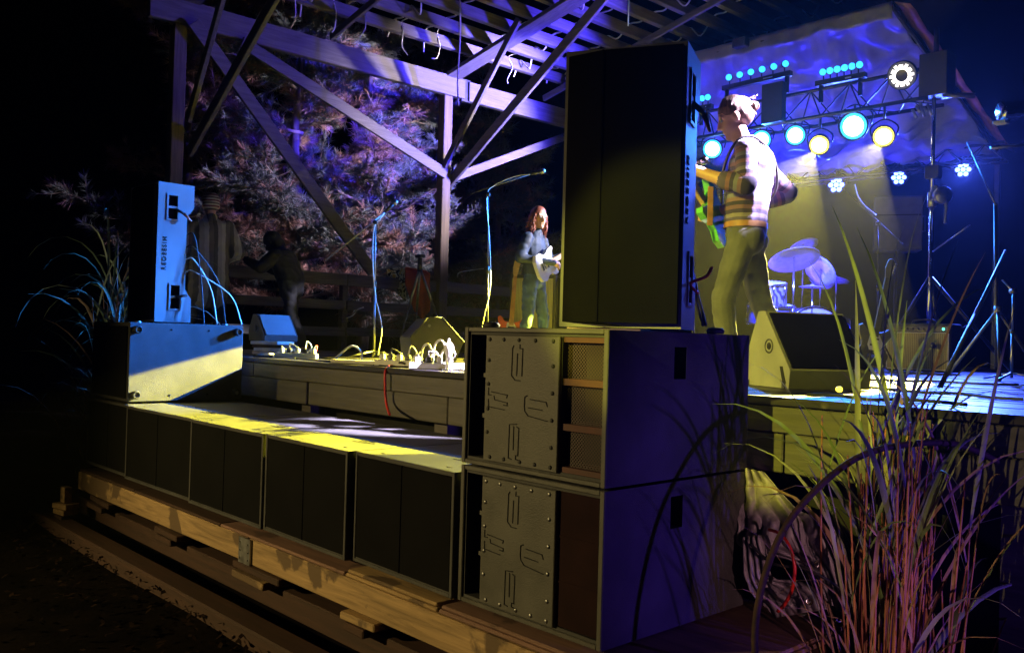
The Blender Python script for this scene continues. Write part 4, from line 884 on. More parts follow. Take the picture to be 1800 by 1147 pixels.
# ---- person in dark clothes bending over at the railing
P4 = dep(508, 600, 10.3); P4 = Vector((P4.x, P4.y, SZ)); dl = (-_r0 * .95 + Vector((_f.x, _f.y, 0)).normalized() * .3).normalized(); rz4 = math.atan2(dl.y, dl.x) - math.pi / 2
g4 = thing('person', 'person in dark clothes leaning forward by the railing with one lit hand raised', 'person', P4, rz4)
hp, HQ4 = head_prims((0, .26, 1.28), R(-35), 0, 1)
H4 = Vector((-.2, .46, 1.05))
pr = hp + [('s', (0, .16, 1.12), (0, .23, 1.22), .056, .052, 1), ('s', (0, -.01, .72), (0, .0, .85), (.19, .13), (.19, .14), 1), ('s', (0, .0, .85), (0, .1, 1.06), (.195, .15), (.205, .15), 1), ('s', (0, .1, 1.06), (0, .17, 1.15), (.2, .13), (.11, .1), 1),
  ('s', (-.17, .12, 1.1), (-.25, .24, .96), .085, .075, 1), ('s', (-.25, .24, .96), tuple(H4), .07, .05, 1), ('s', (.17, .12, 1.1), (.24, .26, .9), .085, .075, 1), ('s', (.24, .26, .9), (.16, .42, .98), .05, .036, 1),
  ('s', (0, -.02, .8), (0, 0, .86), (.16, .12), (.155, .11), 2), ('s', (-.09, -.02, .8), (-.12, -.1, .42), .095, .07, 2), ('s', (-.12, -.1, .42), (-.13, -.27, .1), .066, .056, 2), ('s', (.09, -.02, .8), (.12, .1, .44), .095, .07, 2), ('s', (.12, .1, .44), (.13, .02, .09), .066, .056, 2)]
pr += foot((-.13, -.27, .09), (0, 1, 0), 3) + foot((.13, .02, .09), (0, 1, 0), 3) + hand_prims(H4, (.15, .8, .4), (.7, -.2, .1), 0, .8, 1, 1.15) + hand_prims((.16, .42, .98), (-.3, .8, .3), (-.7, -.2, .1), 0, .8, -1, 1.15)
organic('body', pr, ['skin', 'darkcloth', 'darkcloth', 'shoe'], g4, 0.011, 4, 0.016, (1, 2), 6); eyes(g4, HQ4)
q3 = HQ4.to_3x3().to_4x4(); P = lambda *p: tuple(HQ4 @ Vector(p))
organic('hood', [('e', P(0, -.015, .03), (.095, .11, .105), q3, 0), ('e', P(0, -.06, -.06), (.085, .07, .08), q3, 0)], ['darkcloth'], g4, .011, 2, .01, (0,), 3)
b = MB(); m4 = wmat(g4) @ (H4 + Vector((.02, .11, .08))); b.box((-.035, -.006, -.07), (.035, .006, .07), 0, .004, Matrix.Translation(m4) @ Matrix.Rotation(rz4, 4, 'Z')); b.solo('phone', 'chrome', 'small shiny device held in the raised hand by the railing', 'phone', org=m4)
# ================================================================== ON THE STAGE, LEFT
def wedge(label, P, ax, L, prof, sc=1.0, mats=('cab', 'grille'), grp='stage monitor wedges', up=0.0, grille_edge=None, port=None):
    """prof: side outline (back, up) with back perpendicular to ax; grille on the edge grille_edge -> grille_edge+1"""
    ax = Vector(ax).normalized(); bk = Vector((-ax.y, ax.x, 0)); t = thing('monitor_wedge', label, 'monitor', P, 0, grp)
    ml = mtx3(bk, (0, 0, 1), ax, (0, 0, 0))
    cb = part('cabinet', mats[0], t, lambda b: b.prism(prof, ml, 0, L))
    i = grille_edge; (a0, c0), (a1, c1) = prof[i], prof[(i + 1) % len(prof)]
    cxm = sum(p[0] for p in prof) / len(prof); cym = sum(p[1] for p in prof) / len(prof)
    e = Vector((a1 - a0, c1 - c0)); nn = Vector((e.y, -e.x)).normalized()
    if nn.dot(Vector(((a0 + a1) / 2 - cxm, (c0 + c1) / 2 - cym))) < 0: nn = -nn
    q = [(a0 + e.x * .04, c0 + e.y * .04), (a0 + e.x * .96, c0 + e.y * .96), (a0 + e.x * .96 + nn.x * .008, c0 + e.y * .96 + nn.y * .008), (a0 + e.x * .04 + nn.x * .008, c0 + e.y * .04 + nn.y * .008)]
    part('grille', mats[1], t, lambda b: b.prism(q, ml, .018, L - .018))
    if port:
        s0 = part('port_ring', 'plastic', t, lambda b: b.lathe([(port[2], .0), (port[2], .004), (port[2] * .86, .005), (port[2] * .8, .0)], ml @ Vector((port[0], port[1], -.0005)), -ax, 20))
        part('port', 'dark', s0, lambda b: b.lathe([(port[2] * .5, .0), (port[2] * .45, .004), (0, .004)], ml @ Vector((port[0], port[1], -.0005)), -ax, 16))
    for pz in ((.25, .3), (.6, .12)):
        bb = Vector((min(p[0] for p in prof) + (max(p[0] for p in prof) - min(p[0] for p in prof)) * pz[0] * 1.2, pz[1] * sc, -.0005))
    return t, ml
# right wedge, side panel towards the camera
ax = (_r0 * math.cos(R(16)) + Vector((_f.x, _f.y, 0)).normalized() * math.sin(R(16)))
P = onZ(1386, 683, SZ + .002)
t, ml = wedge('large monitor wedge by the right stack, yellow-lit side with a round port', P, ax, .52, [(0, 0), (-.012, .10), (.25, .43), (.32, .43), (.46, .12), (.44, 0)], grille_edge=1, port=(.20, .23, .042), mats=('wedgepaint', 'grille'))
for yy in (.03, .40): part('skid', 'rubber', t, lambda b: b.prism([(yy, -.0015), (yy + .03, -.0015), (yy + .03, .03), (yy, .03)], ml, -.006, -.0005))
part('handle_slot', 'dark', t, lambda b: b.prism([(.025, .03), (.055, .03), (.085, .12), (.06, .12)], ml, -.004, -.0005))
# wedge among the cables near the front edge (side panel faces the camera)
P = onZ(722, 648, SZ + .002); P = onY(722, 640, 1.95); P.z = SZ + .002
axw = Vector((_f.x, _f.y, 0)).normalized() * .95 - _r0 * .3
w_ = P - CAM; dW = w_.dot(_f); s = dW / F_PX
bkd = Vector((-axw.y, axw.x, 0)).normalized()
def pf2(u, v): return (-(u - 722) * s * 1.03, (645 - v) * s)
prof = [pf2(*q) for q in ((724, 645), (720, 600), (750, 565), (773, 563), (814, 606), (800, 642))]
t, ml = wedge('monitor wedge with hexagonal side and yellow-lit rim behind a knot of plugs', P, axw, .48, prof, grille_edge=3, mats=('plate', 'grille'))
for q in ((752, 578), (793, 616)): 
    x, z = pf2(*q); part('screw', 'dullsteel', t, lambda b: b.lathe([(.014, 0), (.014, .004), (.006, .005), (0, .003)], ml @ Vector((x, z, -.0005)), -axw, 12))
b = MB(); rim = [ml @ Vector((*p_, -.006)) for p_ in prof[1:5]]
for a, c in zip(rim[:-1], rim[1:]): b.tube([a, c], .011, 6)
b.build('side_rim', 'cab', t)
# wedge on blocks at the far front corner
P = onY(478, 618, 1.85); P.z = SZ
bk = thing('block_stack', 'stack of pale and brown boards propping up the small blue wedge', 'boards', P, R(30))
for i, (m, o1) in enumerate((('case', 0), ('paper', .02), ('amberd', .0), ('paper', -.02))): part('board', m, bk, lambda b: b.box((-.13 + o1, -.16, .005 + i * .033), (.2 + o1 * 2, .16, .036 + i * .033), 0, .003))
axl = (_r0 * .77 + Vector((_f.x, _f.y, 0)).normalized() * .64)
t, ml = wedge('small monitor wedge with bright blue grille on a stack of boards', P + Vector((0, 0, .139)) - _r0 * .05 - Vector((_f.x, _f.y, 0)).normalized() * .1, axl, .36, [(0, 0), (-.0, .05), (.2, .27), (.3, .27), (.4, .1), (.38, 0)], grille_edge=1, mats=('cab', 'toppaint'), port=(.2, .13, .05))

def micstand(label, base, top, boom_a, boom_b, grp='microphone stands', micm='dullsteel', legs=True, m='blackmetal', r=.011):
    t = thing('microphone_stand', label, 'mic stand', base, 0, grp); base = Vector(base)
    part('pole', m, t, lambda b: b.tube([base + Vector((0, 0, .03)), base.lerp(Vector(top), .55)], r, 8), True)
    part('upper_pole', m, t, lambda b: b.tube([base.lerp(Vector(top), .55), top], r * .72, 8), True)
    part('clutch', 'plastic', t, lambda b: b.tube([base.lerp(Vector(top), .53), base.lerp(Vector(top), .57)], r * 1.5, 10), True)
    part('boom_joint', 'plastic', t, lambda b: b.lathe([(0, -.03), (.022, -.03), (.022, .03), (0, .03)], Vector(top), _f, 10), True)
    part('boom', m, t, lambda b: b.tube([boom_a, boom_b], .0075, 8), True)
    if legs:
        for k in range(3):
            a = 0.5 + k * 2.0944; e = base + Vector((math.cos(a) * .3, math.sin(a) * .3, .012))
            part('leg', m, t, lambda b: b.tube([base + Vector((0, 0, .07)), e], .009, 6), True)
    return t
def mic(label, a, b_, m='dullsteel', grp='vocal microphones'):
    a, b_ = Vector(a), Vector(b_); d = (b_ - a).normalized(); t = thing('microphone', label, 'microphone', a, 0, grp)
    part('handle', 'blackmetal', t, lambda b: b.tube([a, a.lerp(b_, .75)], [.012, .018], 10), True)
    part('mesh_head', m, t, lambda b: b.lathe([(.0, -.03), (.02, -.026), (.027, -.005), (.027, .008), (.018, .024), (0, .03)], b_ - d * .02, d, 14), True)
# stand 1
B1 = onY(657, 632, 2.45); B1.z = SZ; D1 = (B1 - CAM).dot(_f)
T1 = dep(660, 391, D1); micstand('mic stand with long boom at the front edge, lower half lit yellow', B1, T1, dep(572, 458, D1 - .1), dep(679, 371, D1 + .02), m='dullsteel')
mic('microphone on the left boom stand, pointing up to the right', dep(676, 373, D1 + .02), dep(697, 353, D1 + .03))
cable('microphone_cable', [dep(676, 374, D1 + .02), dep(668, 385, D1 - .02), dep(658, 400, D1 - .02), dep(655, 450, D1 - .03), dep(660, 520, D1 - .03), dep(671, 575, D1 - .03), dep(664, 625, D1 - .05)], .006, 'wire', 'cable twisted down the left mic stand and bowing out at its foot', 'cable')
# stand 2
B2 = onY(857, 612, 3.3); B2.z = SZ; D2 = (B2 - CAM).dot(_f)
T2 = dep(858, 342, D2); micstand('black boom mic stand left of the long-haired player', B2, T2, dep(828, 340, D2), dep(938, 304, D2 + .02))
mic('microphone with yellow-lit mesh on the boom before the long-haired player', dep(932, 306, D2 + .02), dep(957, 300, D2 + .03))
cable('microphone_cable', [dep(932, 306, D2), dep(905, 310, D2), dep(870, 325, D2 - .01), dep(856, 345, D2 - .02), dep(860, 420, D2 - .03), dep(862, 500, D2 - .03), dep(850, 560, D2 - .03), dep(845, 590, D2 - .03)], .006, 'wire', 'pale cable hanging along the black boom stand', 'cable')
cable('loose_cable', [onX(850, 472, -7.0), onX(820, 476, -7.0), onX(806, 480, -7.0), onX(804, 487, -7.0)], .007, 'wire', 'pale hooked cable end sticking out left of the black boom stand', 'cable')
cable('loose_cable', [onX(639, 540, -7.9), onX(628, 544, -7.9), onX(620, 554, -7.9), onX(609, 559, -7.9)], .008, 'wire', 'short pale cord hanging on the lowest rail', 'cable')
# tripod with cloths
TB = onX(738, 600, -6.6); TB.z = SZ; DT = (TB - CAM).dot(_f)
t = thing('tripod', 'dark camera tripod with blue-lit legs in front of the railing', 'tripod', TB)
ap = dep(738, 470, DT)
for i, (u, v, dd) in enumerate(((697, 612, -.15), (793, 585, .1), (728, 592, .45))):
    e = dep(u, v, DT + dd); e.z = SZ + .01
    part('leg', 'dullsteel', t, lambda b: (b.tube([ap, ap.lerp(e, .5)], .016, 8), b.tube([ap.lerp(e, .5), e], .011, 8)), True)
part('head', 'plastic', t, lambda b: (b.tube([ap - Vector((0, 0, .05)), ap + Vector((0, 0, .12))], .03, 10), b.box(ap + Vector((-.06, -.04, .12)), ap + Vector((.06, .04, .16)), 0, .004)), True)
def hang(name, m, label, outline, depth, seed, amp=.01):
    """hanging cloth from a screen outline at its own distance, with folds and thickness"""
    us = [p[0] for p in outline]; vs_ = [p[1] for p in outline]; n = 18; b = MB(); rng = random.Random(seed); grid = {}
    def inside(u, v):
        c = False; j = len(outline) - 1
        for i in range(len(outline)):
            (ui, vi), (uj, vj) = outline[i], outline[j]
            if (vi > v) != (vj > v) and u < (uj - ui) * (v - vi) / (vj - vi) + ui: c = not c
            j = i
        return c
    for j in range(n + 1):
        v = min(vs_) + (max(vs_) - min(vs_)) * j / n
        row = [u for u in np.linspace(min(us), max(us), 80) if inside(u, min(max(v, min(vs_) + .5), max(vs_) - .5))]
        if not row: continue
        a, c = row[0], row[-1]
        for i in range(n + 1):
            u = a + (c - a) * i / n; f = math.sin(i * .55 + seed) * amp * (.4 + j / n) + amp * mnoise.noise(Vector((i * .3, j * .3, seed)))
            grid[(i, j)] = len(b.v); b.v.append(tuple(dep(u, v, depth + f)))
    for (i, j) in list(grid):
        if (i + 1, j) in grid and (i, j + 1) in grid and (i + 1, j + 1) in grid:
            b.f.append((grid[(i, j)], grid[(i + 1, j)], grid[(i + 1, j + 1)], grid[(i, j + 1)])); b.m.append(0); b.sm.append(True)
    o = b.solo(name, m, label, 'cloth', 'cloths hung on the railing', org=b.v[0]); sm = o.modifiers.new('thick', 'SOLIDIFY'); sm.thickness = .006; return o
DR = (onX(720, 520, PX + .1) - CAM).dot(_f)
hang('hanging_cloth', 'redcloth', 'plain red cloth hanging from the railing behind the tripod', [(712, 470), (756, 476), (757, 545), (742, 562), (727, 545), (712, 500)], DR - .05, 1)
hang('hanging_cloth', 'pattern', 'cloth with bold light and dark pattern hung beside the red one', [(678, 472), (714, 470), (714, 528), (697, 515), (684, 495)], DR - .03, 2)
# clutter along the front edge
rng = random.Random(14)
def edge(u, y=None): return onZ(u, 640, SZ)
def SPT(u, y, h=0.0):
    """point on the stage floor seen in column u at stage depth y"""
    d = ray(u, 640); k = (y - CAM.y) / d.y; p = CAM + d * k; return Vector((p.x, y, SZ + .006 + h))
lab = ['black cable snaking along the stage edge left of the mic stand', 'pale cable coil lying on the stage edge by the boards', 'yellow-lit cable arching off the stage floor left of the mic stand', 'cable running along the stage edge under the mic stand',
       'cable heap end beside the hexagonal wedge', 'cable crossing the boards behind the mic stand foot', 'thick cable along the stage edge right of the wedge']
paths = [[SPT(445, 1.3), SPT(500, 1.38), SPT(560, 1.3), SPT(620, 1.42), SPT(690, 1.3)], [SPT(450, 1.4), SPT(470, 1.25, .03), SPT(480, 1.4, .02), SPT(465, 1.5), SPT(490, 1.3), SPT(520, 1.35)],
         [SPT(585, 1.4), SPT(600, 1.45, .07), SPT(618, 1.5, .13), SPT(633, 1.5, .09), SPT(636, 1.45)], [SPT(600, 1.25), SPT(640, 1.3), SPT(690, 1.22), SPT(740, 1.35), SPT(780, 1.25)],
         [SPT(690, 1.4), SPT(705, 1.3, .03), SPT(722, 1.4), SPT(712, 1.5), SPT(700, 1.42), SPT(716, 1.3)], [SPT(560, 1.7), SPT(620, 1.8), SPT(690, 1.75), SPT(720, 1.9)], [SPT(775, 1.3), SPT(800, 1.42, .02), SPT(820, 1.35), SPT(850, 1.4)]]
for l_, p_ in zip(lab, paths): cable('floor_cable', p_, .009, 'wire' if 'pale' in l_ or 'yellow' in l_ or 'thick' in l_ else 'rubber', l_, 'cable', 'cables lying along the stage edge')
def powerstrip(u, y, rz, label, n=5):
    p = SPT(u, y); t = thing('power_strip', label, 'power strip', p, rz, 'power strips on the stage edge')
    part('case', 'white', t, lambda b: b.box((-.2, -.03, 0), (.2, .03, .045), 0, .006))
    for k in range(n):
        s = part('plug', 'plastic' if k % 2 else 'white', t, lambda b: b.box((-.16 + k * .075, -.02, .046), (-.12 + k * .075, .02, .085), 0, .006))
        hh = (.1, .125, .095, .15, .11)[k]; part('flex', 'wire' if k == 3 else 'rubber', s, lambda b: b.tube(smooth_pts([(-.14 + k * .075, 0, .085), (-.14 + k * .075, .012 * k, hh), (-.12 + k * .06 + .05 * (k % 2), .07, hh * .6), (-.1 + k * .05 - .08 * (k % 2), .14, .01)], 5), .006, 6))
powerstrip(520, 1.42, R(35), 'white power strip crowded with plugs near the blue wedge')
powerstrip(700, 1.32, R(20), 'white power strip under the mic stand cables')
powerstrip(770, 1.28, R(50), 'white power strip with looping cords before the hexagonal wedge', 4)
for i, (u, hh, wd) in enumerate(((752, .17, 20), (765, .12, 16), (775, .2, 24), (785, .14, 18))):
    cable('plug_cord', [SPT(u - wd * .6, 1.3), SPT(u - wd * .5, 1.32, hh * .8), SPT(u, 1.33, hh), SPT(u + wd * .4, 1.3, hh * .6), SPT(u + wd * .5, 1.27)], .008, 'wire',
          ['leftmost looping cord before the hexagonal wedge', 'low looping cord, second from left before the hexagonal wedge', 'tallest looping cord before the hexagonal wedge', 'rightmost looping cord before the hexagonal wedge'][i], 'cable', 'looping cords before the hexagonal wedge')
p = SPT(788, 1.3); b = MB(); b.lathe([(0, 0), (.018, 0), (.02, .1), (.03, .12), (.036, .16), (.022, .185), (.01, .19), (.008, .215), (0, .215)], p, (0, 0, 1), 14); b.solo('adapter', 'white', 'pale bulb-shaped adapter standing among the looping cords', 'adapter', org=p)
p = SPT(640, 1.28); b = MB(); b.box((-.32, -.05, 0), (.3, .05, .028), 0, .006, Matrix.Translation(p) @ Matrix.Rotation(R(12), 4, 'Z')); b.solo('cable_tray', 'paper', 'flat pale board lit yellow on the stage edge below the mic stand', 'board', org=p)
cable('red_cable', [onY(678, 640, 1.3) + Vector((0, .1, 0)), onY(679, 648, 1.14), onY(677, 675, 1.11), onY(678, 700, 1.12), onY(681, 716, 1.09), onY(685, 728, 1.0)], .0095, 'red', 'red cable hanging down over the stage fascia', 'cable')
p = SPT(553, 1.55); b = MB(); b.tube(smooth_pts([p, p + Vector((0, 0, .05)), p + Vector((.02, 0, .09)), p + Vector((-.01, .02, .11))], 4), .012, 7); b.solo('cable_end', 'red', 'small reddish cable end standing up beside the board stack', 'cable')
# amp and case behind the long-haired player
P = dep(905, 615, 10.7); P.z = SZ
t = thing('amplifier', 'tall olive speaker cabinet behind the long-haired player', 'amplifier', P, R(35), 'amplifiers on stage')
part('case', 'tolex', t, lambda b: b.box((-.05, -.15, 0.01), (.5, .2, 1.0), 0, .01)); part('grille_cloth', 'ampcloth', t, lambda b: b.box((-.02, -.158, .05), (.47, -.152, .95), 0, .002))
P = dep(968, 615, 10.8); P.z = SZ
t = thing('amplifier', 'black speaker cabinet right of the long-haired player', 'amplifier', P, R(40), 'amplifiers on stage')
part('case', 'tolex', t, lambda b: b.box((0, -.15, 0.01), (.6, .2, 1.02), 0, .01)); part('grille_cloth', 'grille', t, lambda b: b.box((.03, -.158, .05), (.57, -.152, .97), 0, .002))
P = dep(897, 600, 10.3); P.z = SZ
guitar('electric_guitar', 'dark red guitar leaning upright behind the long-haired player', P + Vector((0, 0, .3)), (0.05, .03, 1), -_f, 'redcloth')
cable('thin_stand', [dep(868, 470, 9.9), dep(868, 600, 9.9)], .01, 'blackmetal', 'thin upright stand beside the black boom mic stand', 'stand') if False else None

# ================================================================== STAGE RIGHT
YT = 7.2
def tri_truss(label, p0, p1, z, gap=.26, grp=None):
    t = thing('lighting_truss', label, 'truss', (p0[0], p0[1], z), 0, grp)
    A, B = Vector((p0[0], p0[1], z)), Vector((p1[0], p1[1], z)); d = (B - A); L = d.length; d.normalize(); s = Vector((-d.y, d.x, 0))
    ch = [(Vector((0, 0, gap * .5)) ), (Vector((0, 0, -gap * .5)) + s * gap * .55), (Vector((0, 0, -gap * .5)) - s * gap * .55)]
    for c in ch: part('chord', 'blackmetal', t, lambda b: b.tube([A + c, B + c], .022, 8), True)
    n = int(L / .24)
    for k in range(n):
        a, c2 = A + d * (L * k / n), A + d * (L * (k + 1) / n)
        for i, j in ((0, 1), (0, 2), (1, 2)):
            q = (a + ch[i], c2 + ch[j]) if k % 2 else (a + ch[j], c2 + ch[i])
            part('web', 'blackmetal', t, lambda b: b.tube(list(q), .009, 5, 0, False), True)
    return t
tri_truss('black lighting truss carrying the lamps over the drums', (-6.4, YT + .1), (-1.76, YT + .1), 4.02, .38)
tri_truss('rear lighting truss with small blue lamps', (-6.8, 10.0), (-1.95, 10.0), 3.76, .24)
def pole_stand(label, base, top_z, legs, m='steel', grp='lighting stands', r=.026, extra=None):
    t = thing('lighting_stand', label, 'stand', base, 0, grp); base = Vector(base)
    part('pole', m, t, lambda b: b.tube([base + Vector((0, 0, .05)), Vector((base.x, base.y, base.z + (top_z - base.z) * .6))], r, 10), True)
    part('inner_pole', m, t, lambda b: b.tube([Vector((base.x, base.y, base.z + (top_z - base.z) * .6)), Vector((base.x, base.y, top_z))], r * .8, 10), True)
    part('clamp', 'dullsteel', t, lambda b: b.tube([Vector((base.x, base.y, base.z + (top_z - base.z) * .57)), Vector((base.x, base.y, base.z + (top_z - base.z) * .62))], r * 1.7, 10), True)
    c = base + Vector((0, 0, (top_z - base.z) * .33))
    for (dx, dy) in legs:
        part('leg', 'blackmetal', t, lambda b: b.tube([c, base + Vector((dx, dy, .02))], .02, 8), True)
        part('strut', 'blackmetal', t, lambda b: b.tube([base + Vector((0, 0, .25)), base + Vector((dx * .5, dy * .5, (c - base).z * .5 + .01))], .01, 6), True)
    return t
PB_ = onY(1637, 400, YT); PB_.z = SZ
ps = pole_stand('shiny crank-up lighting stand at the right end of the front truss', PB_, 4.0, ((.75, .25), (-.55, -.1), (-.1, .7)), 'chrome')
q = onY(1657, 343, YT - .06); part('winch', 'dullsteel', ps, lambda b: (b.lathe([(0, -.04), (.085, -.04), (.095, -.02), (.095, .02), (.085, .04), (0, .04)], q, _f, 18), b.box(q + Vector((-.09, -.05, -.06)), q + Vector((-.03, .05, .1)), 0, .004)), True)
part('crank_handle', 'dullsteel', ps, lambda b: b.bar(q + Vector((.04, 0, -.06)), q + Vector((.03, 0, -.3)), .035, .02), True)
q2 = onY(1638, 300, YT); part('lock_knob', 'blackmetal', ps, lambda b: b.box(q2 + Vector((-.06, -.05, -.09)), q2 + Vector((.09, .05, .05)), 0, .008), True)
# plain pop-up frame legs behind the tarp
# tarp roof sheet
def tarp_roof():
    F1 = onY(1215, 98, 7.75); F2 = onY(1570, 8, 7.75); C2 = onY(1757, 262, 10.2); D2_ = onY(1205, 325, 10.2); D2_.z = C2.z
    F1 = F1 + (F1 - F2) * .6; D2_ = D2_ + (D2_ - C2) * .2
    nx, ny = 110, 70; b = MB()
    for j in range(ny + 1):
        for i in range(nx + 1):
            u, v = i / nx, j / ny; p = F1.lerp(F2, u).lerp(D2_.lerp(C2, u), v)
            sag = -.26 * math.sin(math.pi * v) * math.sin(math.pi * u) - .10 * math.sin(math.pi * v) * (math.sin(u * 12.5) ** 2)
            wr = .09 * mnoise.noise(Vector((u * 7, v * 9, 0))) - .16 * abs(mnoise.noise(Vector((u * 10 + v * 7, v * 9 - u * 8, 3)))) - .10 * abs(mnoise.noise(Vector((u * 22, v * 6 + u * 14, 7)))) - .04 * abs(mnoise.noise(Vector((u * 34 - v * 20, v * 22, 9))))
            b.v.append(tuple(p + Vector((0, 0, sag + wr))))
    for j in range(ny):
        for i in range(nx): a = j * (nx + 1) + i; b.f.append((a, a + 1, a + nx + 2, a + nx + 1)); b.m.append(0); b.sm.append(True)
    t = thing('tarp_roof', 'wrinkled silver tarp stretched as a sloping roof over the lighting truss', 'tarp', F2)
    o = b.build('sheet', 'tarp', t, True); sm = o.modifiers.new('thick', 'SOLIDIFY'); sm.thickness = .004
    def hem(bb):
        pts = [F2.lerp(C2, k / 20) + Vector((.012, 0, .03 + .02 * math.sin(k * 1.7))) for k in range(21)]; pts2 = [p + Vector((.16, .06, -.05 - .06 * k / 20)) for k, p in enumerate(pts)]
        n = len(bb.v); bb.v += [tuple(p) for p in pts + pts2]
        for k in range(20): bb.f.append((k, k + 1, 22 + k, 21 + k)); bb.m.append(0); bb.sm.append(True)
    h = MB(); hem(h); ho = h.build('hem_flap', 'tarpedge', t, True); ho.modifiers.new('thick', 'SOLIDIFY').thickness = .004
    h = MB(); h.tube([F1.lerp(F2, k / 12) + Vector((0, 0, .02 * math.sin(k * 2))) for k in range(13)], .018, 6); h.build('front_hem', 'tarpedge', t, True)
    val = MB(); nv = 90
    for r_i in range(5):
        for k in range(nv + 1):
            p = F1.lerp(F2, k / nv); z = -.05 * r_i * (1 + .5 * mnoise.noise(Vector((k * .13, 1, 0)))); val.v.append(tuple(p + Vector((0, -.03 + .025 * math.sin(k * .9 + r_i * .6) * r_i / 4 + .02 * mnoise.noise(Vector((k * .4, r_i, 2))), z + .03))))
    for r_i in range(4):
        for k in range(nv): q_ = r_i * (nv + 1) + k; val.f.append((q_, q_ + 1, q_ + nv + 2, q_ + nv + 1)); val.m.append(0); val.sm.append(True)
    vo = val.build('front_valance', 'tarp', t, True); vo.modifiers.new('thick', 'SOLIDIFY').thickness = .004
    return F1, F2, C2, D2_
TF1, TF2, TC, TD = tarp_roof()
t = thing('canopy_frame', 'dark pop-up canopy frame bars under the tarp', 'frame', (TC.x, 10.15, SZ))
for a, c in ((onY(1302, 78, 7.7), onY(1460, 160, 8.8)), (onY(1300, 80, 7.7), onY(1420, 130, 8.4)), (TF1 + Vector((0, 0, -.05)), TF2 + Vector((0, 0, -.05))), (TF2 + Vector((0, 0, -.05)), TC + Vector((0, 0, -.06))), (TD + Vector((0, 0, -.08)), TC + Vector((0, 0, -.08)))):
    part('bar', 'blackmetal', t, lambda b: b.tube([a, c], .024, 6), True)
part('upright', 'blackmetal', t, lambda b: b.box((TC.x - .03, 10.12, SZ), (TC.x + .03, 10.18, TC.z - .03)), True)
part('upright', 'blackmetal', t, lambda b: b.box((TD.x - .03, 10.12, SZ), (TD.x + .03, 10.18, TD.z - .05)), True)
hub = onY(1302, 76, 7.65); part('hub', 'plastic', t, lambda b: b.box(hub + Vector((-.1, -.06, -.06)), hub + Vector((.1, .06, .06)), 0, .01), True)
# hung lamps
def par_can(label, c, aim, rad, led, name='par_lamp', grp='blue lamps on the trusses', cells=7, body='blackmetal', hang_z=None):
    c = Vector(c); d = (Vector(aim) - c).normalized(); t = thing(name, label, 'lamp', c, 0, grp)
    part('housing', body, t, lambda b: b.lathe([(0, -.2), (rad * .6, -.2), (rad * .95, -.12), (rad * 1.08, -.01), (rad * 1.08, .012), (rad * .99, .012), (rad * .98, -.004)], c, d, 20), True)
    ln = part('lens_plate', 'plastic', t, lambda b: b.lathe([(0, -.006), (rad, -.006), (rad, -.004), (0, -.004)], c, d, 20), True)
    u, v, _ = frame(d)
    if cells == 1:
        le = part('lens', led, ln, lambda b: b.lathe([(rad * .95, -.003), (rad * .62, .004), (0, .006)], c, d, 18), True)
        part('lens_core', 'g_hoty' if 'yel' in led else 'g_hotc', le, lambda b: b.lathe([(rad * .74, .0045), (rad * .4, .011), (0, .012)], c, d, 18), True)
    else:
        for k in range(cells):
            o = Vector((0, 0, 0)) if k == 0 else (u * math.cos(k * 2 * math.pi / (cells - 1)) + v * math.sin(k * 2 * math.pi / (cells - 1))) * rad * .62
            part('lens', led, ln, lambda b: b.lathe([(rad * .29, -.003), (rad * .2, .003), (0, .006)], c + o, d, 10), True)
    part('yoke', 'blackmetal', t, lambda b: b.tube(smooth_pts([c + u * rad * 1.15 - d * .06, c + u * rad * 1.2 - d * .06 + Vector((0, 0, rad * .9)), c - d * .06 + Vector((0, 0, rad * 1.6)), c - u * rad * 1.2 - d * .06 + Vector((0, 0, rad * .9)), c - u * rad * 1.15 - d * .06], 4), .009, 6), True)
    part('hook', 'blackmetal', t, lambda b: b.tube([c - d * .06 + Vector((0, 0, rad * 1.6)), c - d * .06 + Vector((0, 0, (hang_z - c.z) if hang_z else rad * 2.6))], .014, 6), True)
    return d
CEN = Vector((-2.0, 1.5, 1.3)); HT = 3.86
lamps = [  # u, v, plane y, kind, rad, label
 (1500, 222, YT, 'C', .155, 'largest cyan lamp on the front truss, between the two yellow ones'), (1398, 238, YT, 'C', .12, 'cyan lamp left of the nearer yellow spot on the front truss'),
 (1338, 246, YT, 'C', .12, 'cyan lamp half hidden behind the shoulder of the striped sweater'), (1252, 262, YT, 'C', .125, 'cyan lamp nearest the tall black speaker'),
 (1383, 337, 10, 'B', .11, 'small blue lamp just right of the striped sleeve on the rear truss'), (1470, 325, 10, 'B', .125, 'blue lamp above the drums on the rear truss'),
 (1580, 312, 10, 'B', .11, 'blue lamp left of the shiny stand on the rear truss'), (1693, 298, 10, 'B', .11, 'blue lamp at the far right of the rear truss')]
aims = [(-5.05, 0.4, 1.95), (-4.9, 0.45, .95), (0.8, -2, 1.3), (-6.2, 1.8, 1.25), (0.4, .6, 1.2), (0.5, 0.2, 1.2), (0.9, 0.2, 1.3), (2.6, 0.0, 1.3)]
watt = [14500, 16000, 600, 9000, 300, 350, 600, 4200]
for k, ((u, v, y, kd, rad, lb), am, wt) in enumerate(zip(lamps, aims, watt)):
    c = onY(u, v, y); look = CAM.lerp(Vector(am), .4)
    d = par_can(lb, c, look, rad, 'g_cyan' if kd == 'C' else 'g_blue', cells=1 if kd == 'C' else 7, hang_z=3.86 if kd == 'C' else 3.66)
    spot('par_light', c + d * .06, am, wt, (CYA if kd == 'C' else BLU), (11 if k == 0 else 9 if k == 1 else 4.5 if k == 3 else 48) if kd == 'C' else 44, .8 if k in (0, 1, 3) else .5, .05)
    if k in (0, 1, 3): spot('par_flood', c + d * .06, CAM, 800, CYA, 50, .6, .05)
